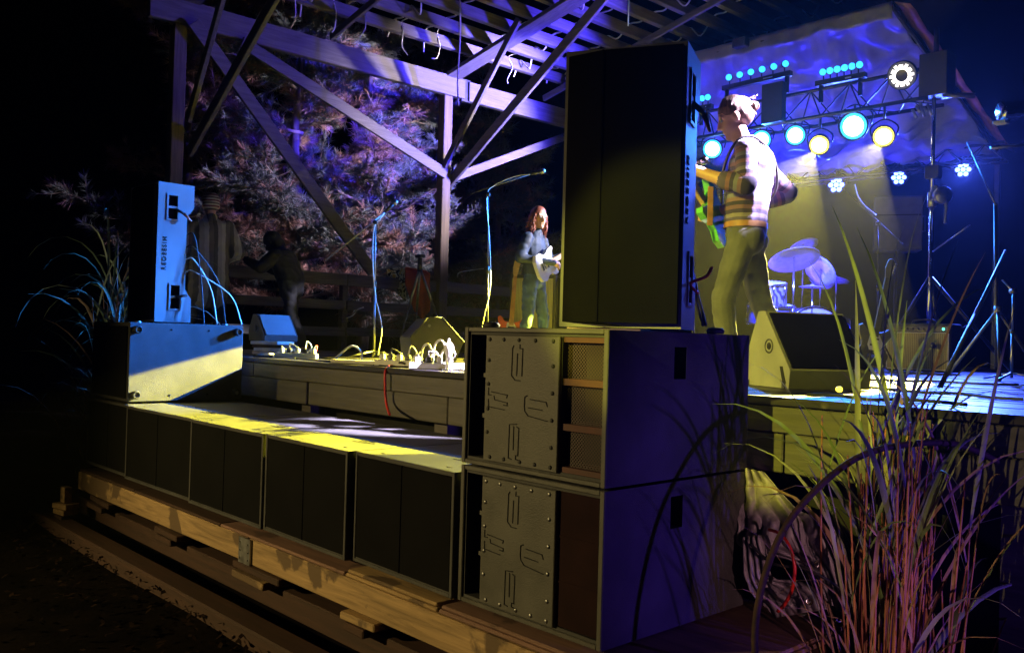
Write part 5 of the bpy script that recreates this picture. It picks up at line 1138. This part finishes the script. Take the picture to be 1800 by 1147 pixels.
spot('drum_fill', onY(1398, 238, YT - .1) + Vector((0, 0, -.2)), (-3.95, 8.4, 1.8), 6500, (.03, .045, 1), 20, .5, .05)  # added blue spot without a fixture, turns the drum kit blue
# yellow spots
for u, v, am, wt, half, lb in ((1440, 255, (-3.23, 3.78, 0.0), 62000, 28, 'yellow spot on the front truss, left of the two'), (1553, 240, (-1.75, 2.7, 0.2), 19000, 20, 'yellow spot nearest the shiny stand, right of the two')):
    c = onY(u, v, YT - .05); d = (Vector(am) - c).normalized()
    par_can(lb, c, c + d * .35 + (CAM - c).normalized() * .65, .115, 'g_yel', 'spot_lamp', 'yellow spots on the front truss', 1, hang_z=3.86)
    spot('yellow_spot', c + d * .12 + (CAM - c).normalized() * .06, am, wt, YEL, half, .015, .012)
# led bars
def ledbar(label, a, b_, n, up, grp='lamp bars on the front truss'):
    a, b_ = Vector(a), Vector(b_); t = thing('lamp_bar', label, 'lamp bar', a, 0, grp); d = (b_ - a).normalized(); fc = (CAM - a).normalized()
    part('bar', 'blackmetal', t, lambda b: b.bar(a - d * .08 - Vector((0, 0, .13)), b_ + d * .08 - Vector((0, 0, .13)), .07, .06, 0, None, .004), True)
    part('badge', 'white', t, lambda b: b.bar(a.lerp(b_, .62) + fc * .04 - Vector((0, 0, .13)), a.lerp(b_, .78) + fc * .04 - Vector((0, 0, .13)), .03, .004, 0, fc), True)
    for s in (-.03, 1.03): part('bracket', 'blackmetal', t, lambda b: b.box(a.lerp(b_, s) + Vector((-.02, -.02, -.36)), a.lerp(b_, s) + Vector((.02, .02, -.12)), 0, .003), True)
    for k in range(n):
        c = a.lerp(b_, k / (n - 1)); dd = (fc + Vector((-.25 + .1 * k, 0, up))).normalized()
        h = part('head', 'blackmetal', t, lambda b: b.lathe([(0, -.1), (.035, -.1), (.045, -.03), (.045, 0), (.04, 0), (.04, -.006)], c, dd, 12), True)
        part('lens', 'g_cyan', h, lambda b: b.lathe([(.04, -.006), (.028, .003), (0, .006)], c, dd, 12), True)
        part('head_yoke', 'blackmetal', h, lambda b: b.tube([c - dd * .05, c - dd * .05 - Vector((0, 0, .12))], .008, 5), True)
ledbar('bar of six small cyan lamps on the truss above the bun', onY(1281, 136, YT - .1), onY(1381, 112, YT - .1), 6, .15)
ledbar('bar of six small cyan lamps right of the taller bar', onY(1446, 127, YT + .1), onY(1511, 114, YT + .1), 6, 0)
ledbar('short bar of two cyan lamps beside the tall black speaker', onY(1234, 173, YT + .1), onY(1244, 171, YT + .1), 2, 0)
# white ring wash
c = onY(1585, 133, YT - .12); t = thing('wash_lamp', 'round white wash lamp with a ring of bright segments at the truss end', 'lamp', c); fc = ((CAM - c).normalized() + Vector((-.25, -.1, -.1))).normalized(); u_, v_, _ = frame(fc)
part('housing', 'blackmetal', t, lambda b: b.lathe([(0, -.2), (.1, -.2), (.15, -.08), (.155, .0), (.145, .0), (.145, -.012), (0, -.012)], c, fc, 24), True)
for k in range(12):
    a = 2 * math.pi * k / 12; rd = .105; o = (u_ * math.cos(a) + v_ * math.sin(a))
    part('segment', 'g_white', t, lambda b: b.bar(c + o * (.065), c + o * (.115 if k % 2 else .125), .042 if k % 2 else .03, .012, 0, fc), True)
part('yoke', 'blackmetal', t, lambda b: b.tube(smooth_pts([c + u_ * .17, c + u_ * .17 - fc * .2, c - fc * .3, c - u_ * .17 - fc * .2, c - u_ * .17], 4), .014, 6), True)
q = onY(1330, 122, YT - .2); spot('bar_light_violet', q, (-8, 6.0, 4.6), 13000, (.045, .03, 1), 24, 1.0, .06); spot('bar_light_roof', q + Vector((-.25, 0, .05)), (-6.6, 4.9, 5.3), 1600, (.08, .05, 1), 34, .7, .06)
q = onY(1239, 170, YT - .05); spot('bar_light_lavender', q, (-9.9, 4.9, 4.0), 3000, (.92, .78, .95), 29, .6, .06)
spot('wash_light_far', c + fc * .05, (-5.0, 4.45, 2.25), 4800, (.88, .85, 1), 5.5, .5, .06)
q = Vector((-5.4, 8.3, SZ + .14)); par_can('added unseen blue uplight behind the drums, brightening the tarp roof', q, (-3.9, 8.9, 4.4), .1, 'g_blue', 'added_uplight', 'added uplights', 7, hang_z=SZ + .2); spot('uplight', q + Vector((0, 0, .12)), (-3.6, 8.9, 4.4), 1250, (.03, .02, 1), 42, .5, .06)  # made-up uplight, added to spread blue evenly over the tarp
# black panel and boxes on the truss
b = MB(); a = onY(1360, 182, YT - .2); b.box(a + Vector((-.14, -.05, -.24)), a + Vector((.14, .05, .24)), 0, .006); b.solo('truss_box', 'tolex', 'square black box clamped on the truss above the bun', 'box', org=a)
t = thing('truss_head_box', 'tall black truss head on top of the shiny stand', 'box', onY(1650, 170, YT)); a = onY(1650, 135, YT)
part('block', 'tolex', t, lambda b: b.box(a + Vector((-.16, -.12, -.22)), a + Vector((.13, .12, .24)), 0, .006), True)
part('arm', 'blackmetal', t, lambda b: b.tube([a + Vector((.05, 0, -.2)), a + Vector((.33, .12, -.24))], .03, 8), True)
part('mast', 'blackmetal', t, lambda b: b.tube([a + Vector((-.03, 0, .24)), a + Vector((-.03, 0, .52))], .03, 8), True)
part('clamp_cluster', 'dullsteel', t, lambda b: [b.tube([a + Vector((-.25 + .04 * k, -.05, -.32 + .03 * (k % 3))), a + Vector((-.2 + .04 * k, -.05, -.42 + .05 * (k % 2)))], .016, 6) for k in range(5)], True)
# chrome lamp at the right edge
c = onY(1785, 194, 5.6); t = thing('chrome_lamp', 'chrome ribbed lamp can hanging at the right edge of the view', 'lamp', c)
axc = (_r0 * .95 + Vector((0, 0, .12))).normalized()
part('can', 'chrome', t, lambda b: b.lathe([(0, -.13), (.075, -.13), (.085, -.11), (.075, -.09), (.082, -.06), (.07, -.03), (.082, .0), (.07, .03), (.078, .07), (.06, .14), (0, .16)], c, axc, 22), True)
part('filter_frame', 'white', t, lambda b: b.box(c - axc * .15 + Vector((-.03, -.03, -.1)), c - axc * .12 + Vector((.05, .05, -.08)), 0, .003), True)
part('hanger', 'dullsteel', t, lambda b: b.tube([c + Vector((-.14, -.15, -.32)), c + Vector((.2, .2, -.27))], .014, 6), True)
# PA speaker at the back on a stand
c = onY(1578, 392, 9.2); t = thing('pa_speaker', 'grey-faced speaker on a pole stand at the back right', 'loudspeaker', c, math.atan2(_f.x * -1, _f.y) if False else R(28))
part('cabinet', 'cab', t, lambda b: b.prism([(-.3, 0), (-.27, .35), (.27, .35), (.3, 0)], mtx3((1, 0, 0), (0, 1, 0), (0, 0, 1), (0, 0, -.36)), 0, .72))
part('grille', 'plate', t, lambda b: b.box((-.285, -.012, -.34), (.285, .0, .34), 0, .006)); part('horn_seam', 'dark', t, lambda b: b.box((-.28, -.0145, .1), (.28, -.0125, .115)))
part('handle', 'blackmetal', t, lambda b: b.tube([(.31, .1, .1), (.34, .1, .1), (.34, .1, -.1), (.31, .1, -.1)], .012, 6))
part('stand_pole', 'blackmetal', t, lambda b: b.tube([(0, .15, -.36), (0, .15, SZ + .03 - c.z)], .022, 8))
for k in range(3): part('stand_leg', 'blackmetal', t, lambda b: b.tube([(0, .15, SZ + .5 - c.z), (math.cos(k * 2.1) * .5, .15 + math.sin(k * 2.1) * .5, SZ + .02 - c.z)], .016, 6))
# guitar amplifier
t = thing('amplifier', 'guitar combo amplifier with yellow-lit grille cloth and a green pilot lamp', 'amplifier', (-1.61, 6.6, SZ), 0, 'amplifiers on stage')
part('case', 'tolex', t, lambda b: b.box((-.33, 0.02, .012), (.315, .30, .50), 0, .012))
part('trim', 'white', t, lambda b: [b.box(lo, hi) for lo, hi in (((-.318, .004, .04), (-.308, .018, .40)), ((.293, .004, .04), (.303, .018, .40)), ((-.308, .004, .03), (.293, .018, .04)), ((-.308, .004, .40), (.293, .018, .408)))])
part('grille_cloth', 'ampcloth', t, lambda b: b.box((-.307, .006, .041), (.292, .019, .399)))
cp = part('control_panel', 'blackmetal', t, lambda b: b.box((-.31, .002, .415), (.295, .019, .47), 0, .003))
for k in range(8): part('knob', 'plastic', cp, lambda b: b.lathe([(.012, 0), (.01, .016), (0, .017)], (-.27 + k * .055, .002, .443), (0, -1, 0), 10))
part('pilot_lamp', 'g_green', cp, lambda b: b.lathe([(.014, 0), (.01, .008), (0, .011)], (.25, .002, .443), (0, -1, 0), 10))
part('handle', 'rubber', t, lambda b: b.tube(smooth_pts([(-.12, .15, .5), (-.08, .15, .535), (.08, .15, .535), (.12, .15, .5)], 5), .012, 6))
for x in (-.28, .27): part('foot', 'rubber', t, lambda b: b.lathe([(.02, 0), (.024, .013), (0, .013)], (x, .06, -.001), (0, 0, 1), 10))
p = Vector((-1.42, 6.58, SZ + .27)); b = MB(); b.tube([p, p + Vector((0, -.08, 0))], [.012, .018], 10); b.lathe([(0, 0), (.02, 0), (.02, .05), (0, .06)], p + Vector((0, -.08, -.02)), (0, 0, 1), 12); b.tube(smooth_pts([p + Vector((0, -.08, 0)), p + Vector((.01, -.1, -.1)), p + Vector((.0, -.09, -.24))], 4), .006, 6)
b.solo('instrument_microphone', 'plastic', 'small black microphone hanging before the amplifier grille', 'microphone', org=p)
# upright guitar left of the amp
P = onY(1535, 560, 5.9); guitar('electric_guitar', 'dark guitar standing upright left of the amplifier, headstock tilted right', Vector((P.x, P.y, SZ + .27)), (onY(1560, 440, 5.9) - onY(1535, 560, 5.9)), -_f + Vector((0, 0, .2)), 'tolex', neck_m='shoedark')
t = thing('guitar_stand', 'small black stand under the upright guitar left of the amplifier', 'stand', (P.x, P.y, SZ))
for k in range(3): part('leg', 'blackmetal', t, lambda b: b.tube([(0, .08, .4), (math.cos(k * 2.1 + .5) * .2, .08 + math.sin(k * 2.1 + .5) * .2, .012)], .01, 6))
part('cradle', 'rubber', t, lambda b: b.tube(smooth_pts([(-.12, -.06, .1), (-.1, 0.05, .07), (0, .07, .06), (.1, .05, .07), (.12, -.06, .1)], 4), .012, 6))
# tall light stand and leaning boom on the right
def stand2(label, B, top, legr, apex, m='blackmetal', seed=0):
    t = thing('tripod_stand', label, 'stand', B, 0, 'tripod stands at stage right'); B = Vector(B)
    part('pole', m, t, lambda b: b.tube([B + Vector((0, 0, .1)), Vector(top)], .016, 8), True)
    part('collar', 'dullsteel', t, lambda b: b.tube([B + Vector((0, 0, apex - .04)), B + Vector((0, 0, apex + .03))], .03, 10), True)
    for k in range(3):
        a = seed + k * 2.0944; part('leg', 'dullsteel' if k == 1 else m, t, lambda b: b.tube([B + Vector((0, 0, apex)), B + Vector((math.cos(a) * legr, math.sin(a) * legr, .012))], .014, 7), True)
    return t
B3 = onZ(1752, 668, SZ); B3 = onY(1752, 640, 5.4); B3.z = SZ; T3 = onY(1750, 358, 5.4); D3 = (B3 - CAM).dot(_f)
s3 = stand2('black tripod stand with bright collar at the right of the stage', B3, T3, .42, .58, seed=.9)
part('boom', 'dullsteel', s3, lambda b: b.tube([dep(1768, 440, D3 - .05), dep(1700, 580, D3 - .8)], .011, 7), True)
part('long_leg', 'blackmetal', s3, lambda b: b.tube([dep(1752, 476, D3 - .05), dep(1697, 588, D3 - .9), dep(1642, 702, D3 - 1.9)], .017, 8), True)
part('foot_pad', 'rubber', s3, lambda b: b.tube([dep(1648, 690, D3 - 1.82), dep(1641, 704, D3 - 1.92)], .028, 8), True)
b = MB(); b.tube([dep(1700, 250, D3 + .6), dep(1750, 360, D3)], .006, 6); b.solo('guy_wire', 'dullsteel', 'thin cable from the far right blue lamp down to the tripod stand', 'cable')
B4 = onY(1778, 658, 5.2); B4 = Vector((B4.x, B4.y, SZ)); D4 = (B4 - CAM).dot(_f)
micstand('low mic stand at the far right with yellow-lit pole', B4, dep(1781, 512, D4), dep(1781, 512, D4), dep(1762, 492, D4 + .1), m='steel', r=.012)
B5 = onY(1690, 660, 7.8); B5.z = SZ
pole_stand('black tripod stand legs behind the amplifier', onY(1600, 640, 8.3) * 1.0, 2.2, ((.5, .2), (-.4, -.2), (.0, .5)), 'blackmetal', r=.016) if False else None
b = MB(); A = onY(1605, 480, 7.4); b.tube([onY(1705, 395, 6.8), onY(1640, 442, 7.1)], .007, 6); b.solo('thin_boom', 'dullsteel', 'thin boom rod slanting beside the shiny stand', 'stand')
# boom stand with cable near PA speaker
D5 = 9.6
B6 = onY(1543, 640, 8.0); B6.z = SZ; D6 = (B6 - CAM).dot(_f)
micstand('tall boom stand with curling white cable before the grey speaker', B6, dep(1543, 392, D6), dep(1588, 430, D6), dep(1482, 332, D6), m='blackmetal')
cable('boom_cable', [dep(1502, 324, D6), dep(1508, 345, D6), dep(1520, 362, D6), dep(1540, 378, D6)], .008, 'wire', 'curling white cable on the boom before the grey speaker', 'cable')
# drums
def drum(label, c, axis, r, h, shell, grp='drums of the kit', cat='drum'):
    r *= KS; h *= KS; c = Vector(c); t = thing('drum', label, cat, c, 0, grp); d = Vector(axis).normalized()
    part('shell', shell, t, lambda b: b.lathe([(r, -h / 2), (r, h / 2)], c, d, 28), True)
    for s in (-1, 1):
        part('head', 'drumhead', t, lambda b: b.lathe([(r * .99, s * h / 2), (0, s * (h / 2 + .002))], c, d, 28), True)
        part('hoop', 'chrome', t, lambda b: b.lathe([(r * 1.0, s * h / 2 - .012), (r * 1.05, s * h / 2 - .012), (r * 1.05, s * h / 2 + .012), (r * 1.0, s * h / 2 + .012)], c, d, 28), True)
    u, v, _ = frame(d)
    for k in range(8):
        o = (u * math.cos(k * .785) + v * math.sin(k * .785)) * r * 1.04
        part('lug', 'chrome', t, lambda b: b.tube([c + o - d * h * .46, c + o + d * h * .46], .008, 6), True)
    return t
DK = 12.0; KS = 1.55
c = dep(1352, 517, DK); drum('tom drum with swirled wrap at the left of the kit', c, (.12, -.16, 1), .145, .2, 'swirl')
c = dep(1355, 545, DK + .05); drum('pale blue-lit drum under the swirled tom', c + Vector((0, 0, -.05)), (0.1, -.1, 1), .2, .16, 'drumshell')
c = dep(1420, 560, DK + .35); c.z = SZ + .33; drum('bass drum hidden low behind the large wedge', c, (-_f.x, -_f.y, 0), .28, .4, 'drumshell')
c = dep(1455, 560, DK + .2); c.z = SZ + .32; drum('floor tom at the right of the kit', c, (0, 0, 1), .2, .4, 'drumshell')
def cymbal(label, c, axis, r, base=None):
    r *= KS * .9; c = Vector(c); t = thing('cymbal', label, 'cymbal', c, 0, 'cymbals of the kit'); d = Vector(axis).normalized()
    part('plate', 'cymbal', t, lambda b: b.lathe([(0, .03), (r * .08, .03), (r * .15, .022), (r * .2, .012), (r * .6, .002), (r, -.012), (r, -.0145), (r * .6, -.0005), (r * .2, .0095), (0, .027)], c, d, 36), True)
    part('stand_pole', 'chrome', t, lambda b: b.tube([c + Vector((0, 0, .05)), Vector((c.x, c.y, SZ + .03))], .012, 8), True)
    for k in range(3): part('stand_leg', 'chrome', t, lambda b: b.tube([Vector((c.x, c.y, SZ + .3)), Vector((c.x + math.cos(k * 2.1) * .25, c.y + math.sin(k * 2.1) * .25, SZ + .012))], .009, 6), True)
    part('wing_nut', 'plastic', t, lambda b: b.lathe([(.012, .03), (.012, .06), (0, .065)], c, d, 8), True)
tlt = Vector((-_f.x, -_f.y, 0)).normalized()
cymbal('large crash cymbal tilted towards the camera', dep(1396, 455, DK), Vector((0, 0, 1)) * .9 - tlt * .42 - _r0 * .08, .245)
cymbal('higher cymbal rising behind the large crash', dep(1412, 432, DK + .35), Vector((0, 0, 1)) * .9 - tlt * .5 + _r0 * -.25, .15)
cymbal('cymbal at the right of the kit seen steeply tilted', dep(1443, 478, DK + .1), Vector((0, 0, 1)) * .45 + _r0 * .75 - tlt * .4, .18)
cymbal('flat hi-hat low in the kit', dep(1428, 503, DK + .05), Vector((0, 0, 1)) + _r0 * .05, .13)
cymbal('small cymbal beyond the floor tom', dep(1470, 490, DK + .3), Vector((0, 0, 1)) * .8 + _r0 * .2 - tlt * .1, .13)
# mic before the right tall speaker / guitarist
c = dep(1243, 281, 5.5); mic('round-headed microphone by the tall speaker, in front of the player with the bun', dep(1222, 286, 5.5), c, 'chrome')
Bm = dep(1219, 640, 5.5); Bm.z = SZ; micstand('black mic stand mostly hidden behind the right tall speaker', Bm, dep(1216, 300, 5.5), dep(1200, 312, 5.5), dep(1226, 285, 5.5))
for i, (a, m) in enumerate((((1214, 440), 'rubber'), ((1219, 480), 'rubber'))):
    cable('speaker_cable', [dep(a[0], a[1], 4.2), dep(a[0] + 8, 520, 4.1), dep(a[0] + 22, 572, 4.0)], .007, m, ['black cable down behind the right tall speaker, upper one', 'black cable down behind the right tall speaker, lower one'][i], 'cable', 'cables behind the right tall speaker')
# small amber indicator on the stage front
p = onY(1476, 684, 1.3); b = MB(); b.lathe([(0, -.02), (.012, -.02), (.014, 0), (.008, .012), (0, .015)], p, -_f, 10); b.solo('indicator_lamp', 'g_yel', 'tiny yellow lamp glowing on the stage edge behind the tall grass', 'lamp', org=p)
for i, (u, y0, u1, y1, lb) in enumerate(((1420, 1.3, 1700, 1.5, 'black cable along the right stage edge'), (1520, 2.4, 1800, 2.2, 'black cable across the right stage floor'), (1480, 3.6, 1790, 4.2, 'black cable far back on the right stage floor'))):
    pts = []
    for k in range(6):
        f = k / 5; yy = y0 + (y1 - y0) * f + .1 * math.sin(k * 2.3 + i); d = ray(u + (u1 - u) * f, 640); q = CAM + d * ((yy - CAM.y) / d.y); pts.append(Vector((q.x, yy, SZ + .012)))
    cable('floor_cable', pts, .009, 'rubber', lb, 'cable', 'cables on the right stage floor')

# ================================================================== FRONT RIGHT: GRASS, HOOP, TARP
def blade(rng, base, d0, L, wd, droop, n=9):
    """one arched, folded, tapering leaf with real width"""
    vs = []; p = Vector(base); d = Vector(d0).normalized(); s = d.cross(Vector((rng.uniform(-1, 1), rng.uniform(-1, 1), .2)))
    s = s.normalized()
    for i in range(n + 1):
        t = i / n; w2 = wd * (min(1, .35 + 2.2 * t) * (1 - t ** 2.5)) + .0006; nn = s.cross(d).normalized()
        vs += [p - s * w2, p + nn * w2 * .35, p + s * w2]
        p = p + d * (L / n); d = (d + Vector((0, 0, -droop / n * (.35 + 1.7 * t)))).normalized()
    fs = []
    for i in range(n):
        a = i * 3; fs += [(a, a + 1, a + 4, a + 3), (a + 1, a + 2, a + 5, a + 4)]
    return vs, fs
def grass(label, base, n_st, n_bl, hgt, spread, seed, lean=(0, 0), mats=('leafgreen', 'leafpale', 'leafdry'), dry=.3, bw=.011, dr=0.0):
    rng = random.Random(seed); t = thing('ornamental_grass', label, 'grass', base, 0, 'tall ornamental grasses by the stage')
    def m_(): 
        q = rng.random(); return mats[2] if q < dry else (mats[1] if q < dry + .25 else mats[0])
    tips = []
    for i in range(n_st):
        a = rng.uniform(0, 6.28); r = abs(rng.gauss(0, .09)); b0 = Vector((math.cos(a) * r, math.sin(a) * r, 0)); h = hgt * rng.uniform(.45, .85)
        tp = b0 + Vector((math.cos(a) * spread * rng.uniform(0, .35) + lean[0] * h, math.sin(a) * spread * rng.uniform(0, .35) + lean[1] * h, h)); md = b0.lerp(tp, .5) + Vector((rng.uniform(-.03, .03), rng.uniform(-.03, .03), 0))
        b = MB(); b.tube(smooth_pts([b0, md, tp], 3), [.0062, .006, .0056, .0052, .0045, .0038, .003], 5); b.build('stem', 'stem', t); tips.append((b0, md, tp))
    for i in range(n_bl):
        st_ = rng.choice(tips); f = rng.uniform(.3, 1.0); p = st_[0].lerp(st_[2], f) ; a = rng.uniform(0, 6.28)
        b = MB(); up = rng.uniform(1.6, 5.0); L = hgt * rng.uniform(.28, .62)
        vs, fs = blade(rng, p, (math.cos(a), math.sin(a), up), L, bw * rng.uniform(.5, 1.15), rng.uniform(.5, 2.6) + dr * rng.uniform(.5, 2)); b.add(vs, fs, 0, True); b.build('leaf_blade', m_(), t)
    for i in range(n_bl // 3):
        a = rng.uniform(0, 6.28); r = abs(rng.gauss(0, .1)); b = MB(); vs, fs = blade(rng, (math.cos(a) * r, math.sin(a) * r, 0), (math.cos(a) * .4, math.sin(a) * .4, 1.6), hgt * rng.uniform(.4, .8), bw * rng.uniform(.4, .8), rng.uniform(.8, 2.6)); b.add(vs, fs, 0, True)
        b.build('leaf_blade', mats[2], t)
    return t
gb = onY(1560, 900, .9); grass('tall clump of ornamental grass with red-brown canes at the front right', (gb.x, .9, GZ), 58, 66, 1.66, .3, 31, (.02, 0))
gb2 = onY(1650, 900, 1.02); grass('thinner clump of arching ornamental grass right of the larger clump', (gb2.x, 1.0, GZ), 16, 20, 1.55, .4, 37, (.05, .0), dry=.45)
gb3 = dep(225, 560, 8.3); grass('clump of drooping ornamental grass behind the far left speaker', (gb3.x, gb3.y, GZ), 46, 130, 2.45, .22, 41, (-.02, -.03), dry=.12, bw=.018, dr=1.3)
# single arched leaves reaching over
rng = random.Random(51)
# iron hoop
hc = dep(1640, 1120, 3.25); t = thing('iron_hoop', 'rusty iron hoop standing upright in front of the grass', 'hoop', hc)
ax1 = (_r0 * .98 + Vector((_f.x, _f.y, 0)) * .18).normalized(); ax2 = (Vector((0, 0, 1)) + Vector((_f.x, _f.y, 0)) * .12).normalized()
part('ring', 'rust', t, lambda b: b.tube([(ax1 * math.cos(k * 2 * math.pi / 72) * .70 + ax2 * math.sin(k * 2 * math.pi / 72) * .71) + Vector((0, 0, .004 * math.sin(k * .9))) for k in range(73)], .0125, 8, 0, False))
for k in (0.55, 3.9): part('spike', 'rust', t, lambda b: b.tube([ax1 * math.cos(k) * .70 + ax2 * math.sin(k) * .71, ax1 * math.cos(k) * .45 + Vector((0, 0, -.75))], .008, 6))
# crumpled tarp under the stage edge
def crumple(name, m, label, pts, depthy, seed, amp, cat='tarp'):
    """fold-out sheet from a strip of left / right screen points at its own distance"""
    n, mx = len(pts), 44; b = MB(); L = [onY(p[0], p[1], depthy + p[4]) for p in pts]; Rr = [onY(p[2], p[3], depthy + p[5]) for p in pts]
    L = smooth_pts(L, 10); Rr = smooth_pts(Rr, 10)
    for j, (a, c) in enumerate(zip(L, Rr)):
        for i in range(mx + 1):
            p = a.lerp(c, i / mx); q = Vector((p.x * 9 + seed, p.z * 9, seed * 2.0))
            ph = i / mx * 13 + 2.2 * mnoise.noise(Vector((p.x * 3 + seed, p.z * 3.5, seed))) + j * .05; f = amp * ((abs(math.sin(ph)) - .5) * (.55 + .8 * mnoise.noise(Vector((p.x * 5, p.z * 5, seed + 4)))) + .3 * abs(mnoise.noise(q * 1.6))); b.v.append(tuple(p + Vector((f * .35, -f, f * .25))))
    for j in range(len(L) - 1):
        for i in range(mx): a = j * (mx + 1) + i; b.f.append((a, a + 1, a + mx + 2, a + mx + 1)); b.m.append(0); b.sm.append(True)
    return b
b = crumple('t', 'tarp', '', [(1300, 822, 1345, 830, .05, .0), (1296, 860, 1372, 862, .03, -.03), (1298, 900, 1405, 895, 0, -.04), (1302, 925, 1440, 915, -.02, -.02), (1304, 960, 1455, 955, -.05, .0), (1390, 985, 1470, 1000, -.02, .03), (1430, 1020, 1482, 1040, .0, .05), (1450, 1050, 1488, 1082, .02, .05)], .93, 4, .11)
tp = thing('crumpled_tarp', 'crumpled grey tarp with eyelets hanging from under the stage edge', 'tarp', onY(1390, 950, .93))
o = b.build('sheet', 'oldtarp', tp, True); o.modifiers.new('thick', 'SOLIDIFY').thickness = .003
b = crumple('t', 'tarp', '', [(1305, 945, 1340, 940, -.05, -.03), (1308, 985, 1352, 975, -.07, -.03), (1316, 1020, 1362, 1015, -.06, -.02), (1330, 1050, 1400, 1020, -.05, .02), (1348, 1068, 1440, 1040, -.03, .02), (1360, 1085, 1452, 1070, .0, .02)], .9, 9, .1)
o = b.build('lower_fold', 'oldtarp', tp, True); o.modifiers.new('thick', 'SOLIDIFY').thickness = .003
for q in ((1436, 990), (1422, 1056)):
    c = onY(*q, .84); part('eyelet', 'chrome', tp, lambda b: b.lathe([(.008, 0), (.015, 0), (.016, .004), (.008, .006), (.007, 0)], c, -_f, 14), True)
cable('red_cable', [onY(1352, 930, .80), onY(1372, 938, .76), onY(1390, 965, .74), onY(1397, 1000, .74), onY(1392, 1035, .75), onY(1380, 1060, .76), onY(1367, 1074, .77)], .0075, 'red', 'bright red cable loop in front of the crumpled tarp', 'cable')
cable('black_cable', [onY(1318, 955, .78), onY(1360, 990, .76), onY(1420, 1000, .76), onY(1480, 1035, .78), onY(1500, 1050, .8)], .006, 'rubber', 'black cable hanging across the crumpled tarp', 'cable')
rng = random.Random(61)
for i, (u, v) in enumerate(((1395, 1078), (1410, 1083), (1478, 1094))):
    p = onZ(u, v, 0.0); b = MB(); b.add([p + Vector((rng.uniform(-.03, .03), rng.uniform(-.03, .03), rng.uniform(0.003, .02))) for _ in range(5)], [(0, 1, 2), (0, 2, 3), (0, 3, 4), (0, 4, 1)])
    b.solo('paper_scrap', 'white', ['crumpled white scrap on the platform, left of three', 'crumpled white scrap on the platform, middle of three', 'white scrap at the platform edge by the grass canes'][i], 'scrap', 'white scraps on the platform', org=p)

# ================================================================== LAMPS OUT OF FRAME (unseen fixtures, one added as fill), HAZE
def lantern(label, P, col, watts, aim, half, m, h):
    t = thing('flood_lamp', label, 'lamp', (P[0], P[1], GZ), 0, 'flood lamps beside the audience'); P = Vector(P); d = (Vector(aim) - P).normalized()
    part('pole', 'blackmetal', t, lambda b: b.tube([(P.x, P.y, GZ), (P.x, P.y, P.z)], .025, 8), True)
    part('housing', 'blackmetal', t, lambda b: b.lathe([(0, -.2), (.1, -.2), (.14, 0), (.13, 0), (.13, -.01), (0, -.01)], P, d, 16), True)
    part('lens', m, t, lambda b: b.lathe([(.125, -.009), (0, -.002)], P, d, 16), True)
    spot('flood_light', P + d * .03, aim, watts, col, half, h if h < 1 else .9, .05)
lantern('warm flood lamp on a pole in the audience', (-6.5, -9.5, 3.2), WARM, 3500, (-2.0, 0, -.7), 20, 'g_warm', 3)
lantern('yellow flood lamp on a pole behind the photographer', (0.03, -9.0, 4.6), (1, .93, .08), 6500, (.16, 1.15, 1.02), 3.5, 'g_yel', .35)
lantern('violet flood lamp low beside the stage, right of the grass', (4.2, 0.95, .55), (0.16, 0.06, 1.0), 330, (0.2, .8, .45), 16, 'g_blue', 2)
lantern('second yellow flood lamp on a pole left of the photographer', (-3.0, -9.0, 5.0), (1, .9, .06), 9500, (-.75, 4.2, .62), 5.3, 'g_yel', .6)
lantern('pale side lamp on a tall pole at the right of the stage', (1.0, 3.9, 4.6), (.82, .7, 1), 55000, (-.93, 2.3, 2.3), 6.3, 'g_white', .4)
lantern('pinkish ground lamp on a short pole right of the photographer', (3.6, -1.4, .45), (1.0, 0.5, 0.5), 190, (.32, .98, .2), 9, 'g_white', 2)
lantern('added unseen pale yellow lamp left of the audience, brightening the left grass', (-9.5, -5.5, 2.4), (1, .92, .5), 420, (-6.8, .5, 1.55), 7.5, 'g_warm', .8)  # made-up lamp, put in only to brighten the far left grass
b = MB(); b.box((-80, -80, GZ - 1.2), (80, 80, 9.5)); hz = b.solo('haze', 'dark', 'thin stage haze filling the night air', kind='stuff', org=(0, 0, GZ))
hm = bpy.data.materials.new('haze_air'); hm.use_nodes = True; ht = hm.node_tree; ht.nodes.clear(); ho = ht.nodes.new('ShaderNodeOutputMaterial'); pv = ht.nodes.new('ShaderNodeVolumePrincipled')
pv.inputs['Color'].default_value = (.9, .92, 1, 1); pv.inputs['Density'].default_value = 0.00032; pv.inputs['Anisotropy'].default_value = 0.8
ht.links.new(pv.outputs[0], ho.inputs['Volume']); hz.data.materials.clear(); hz.data.materials.append(hm)
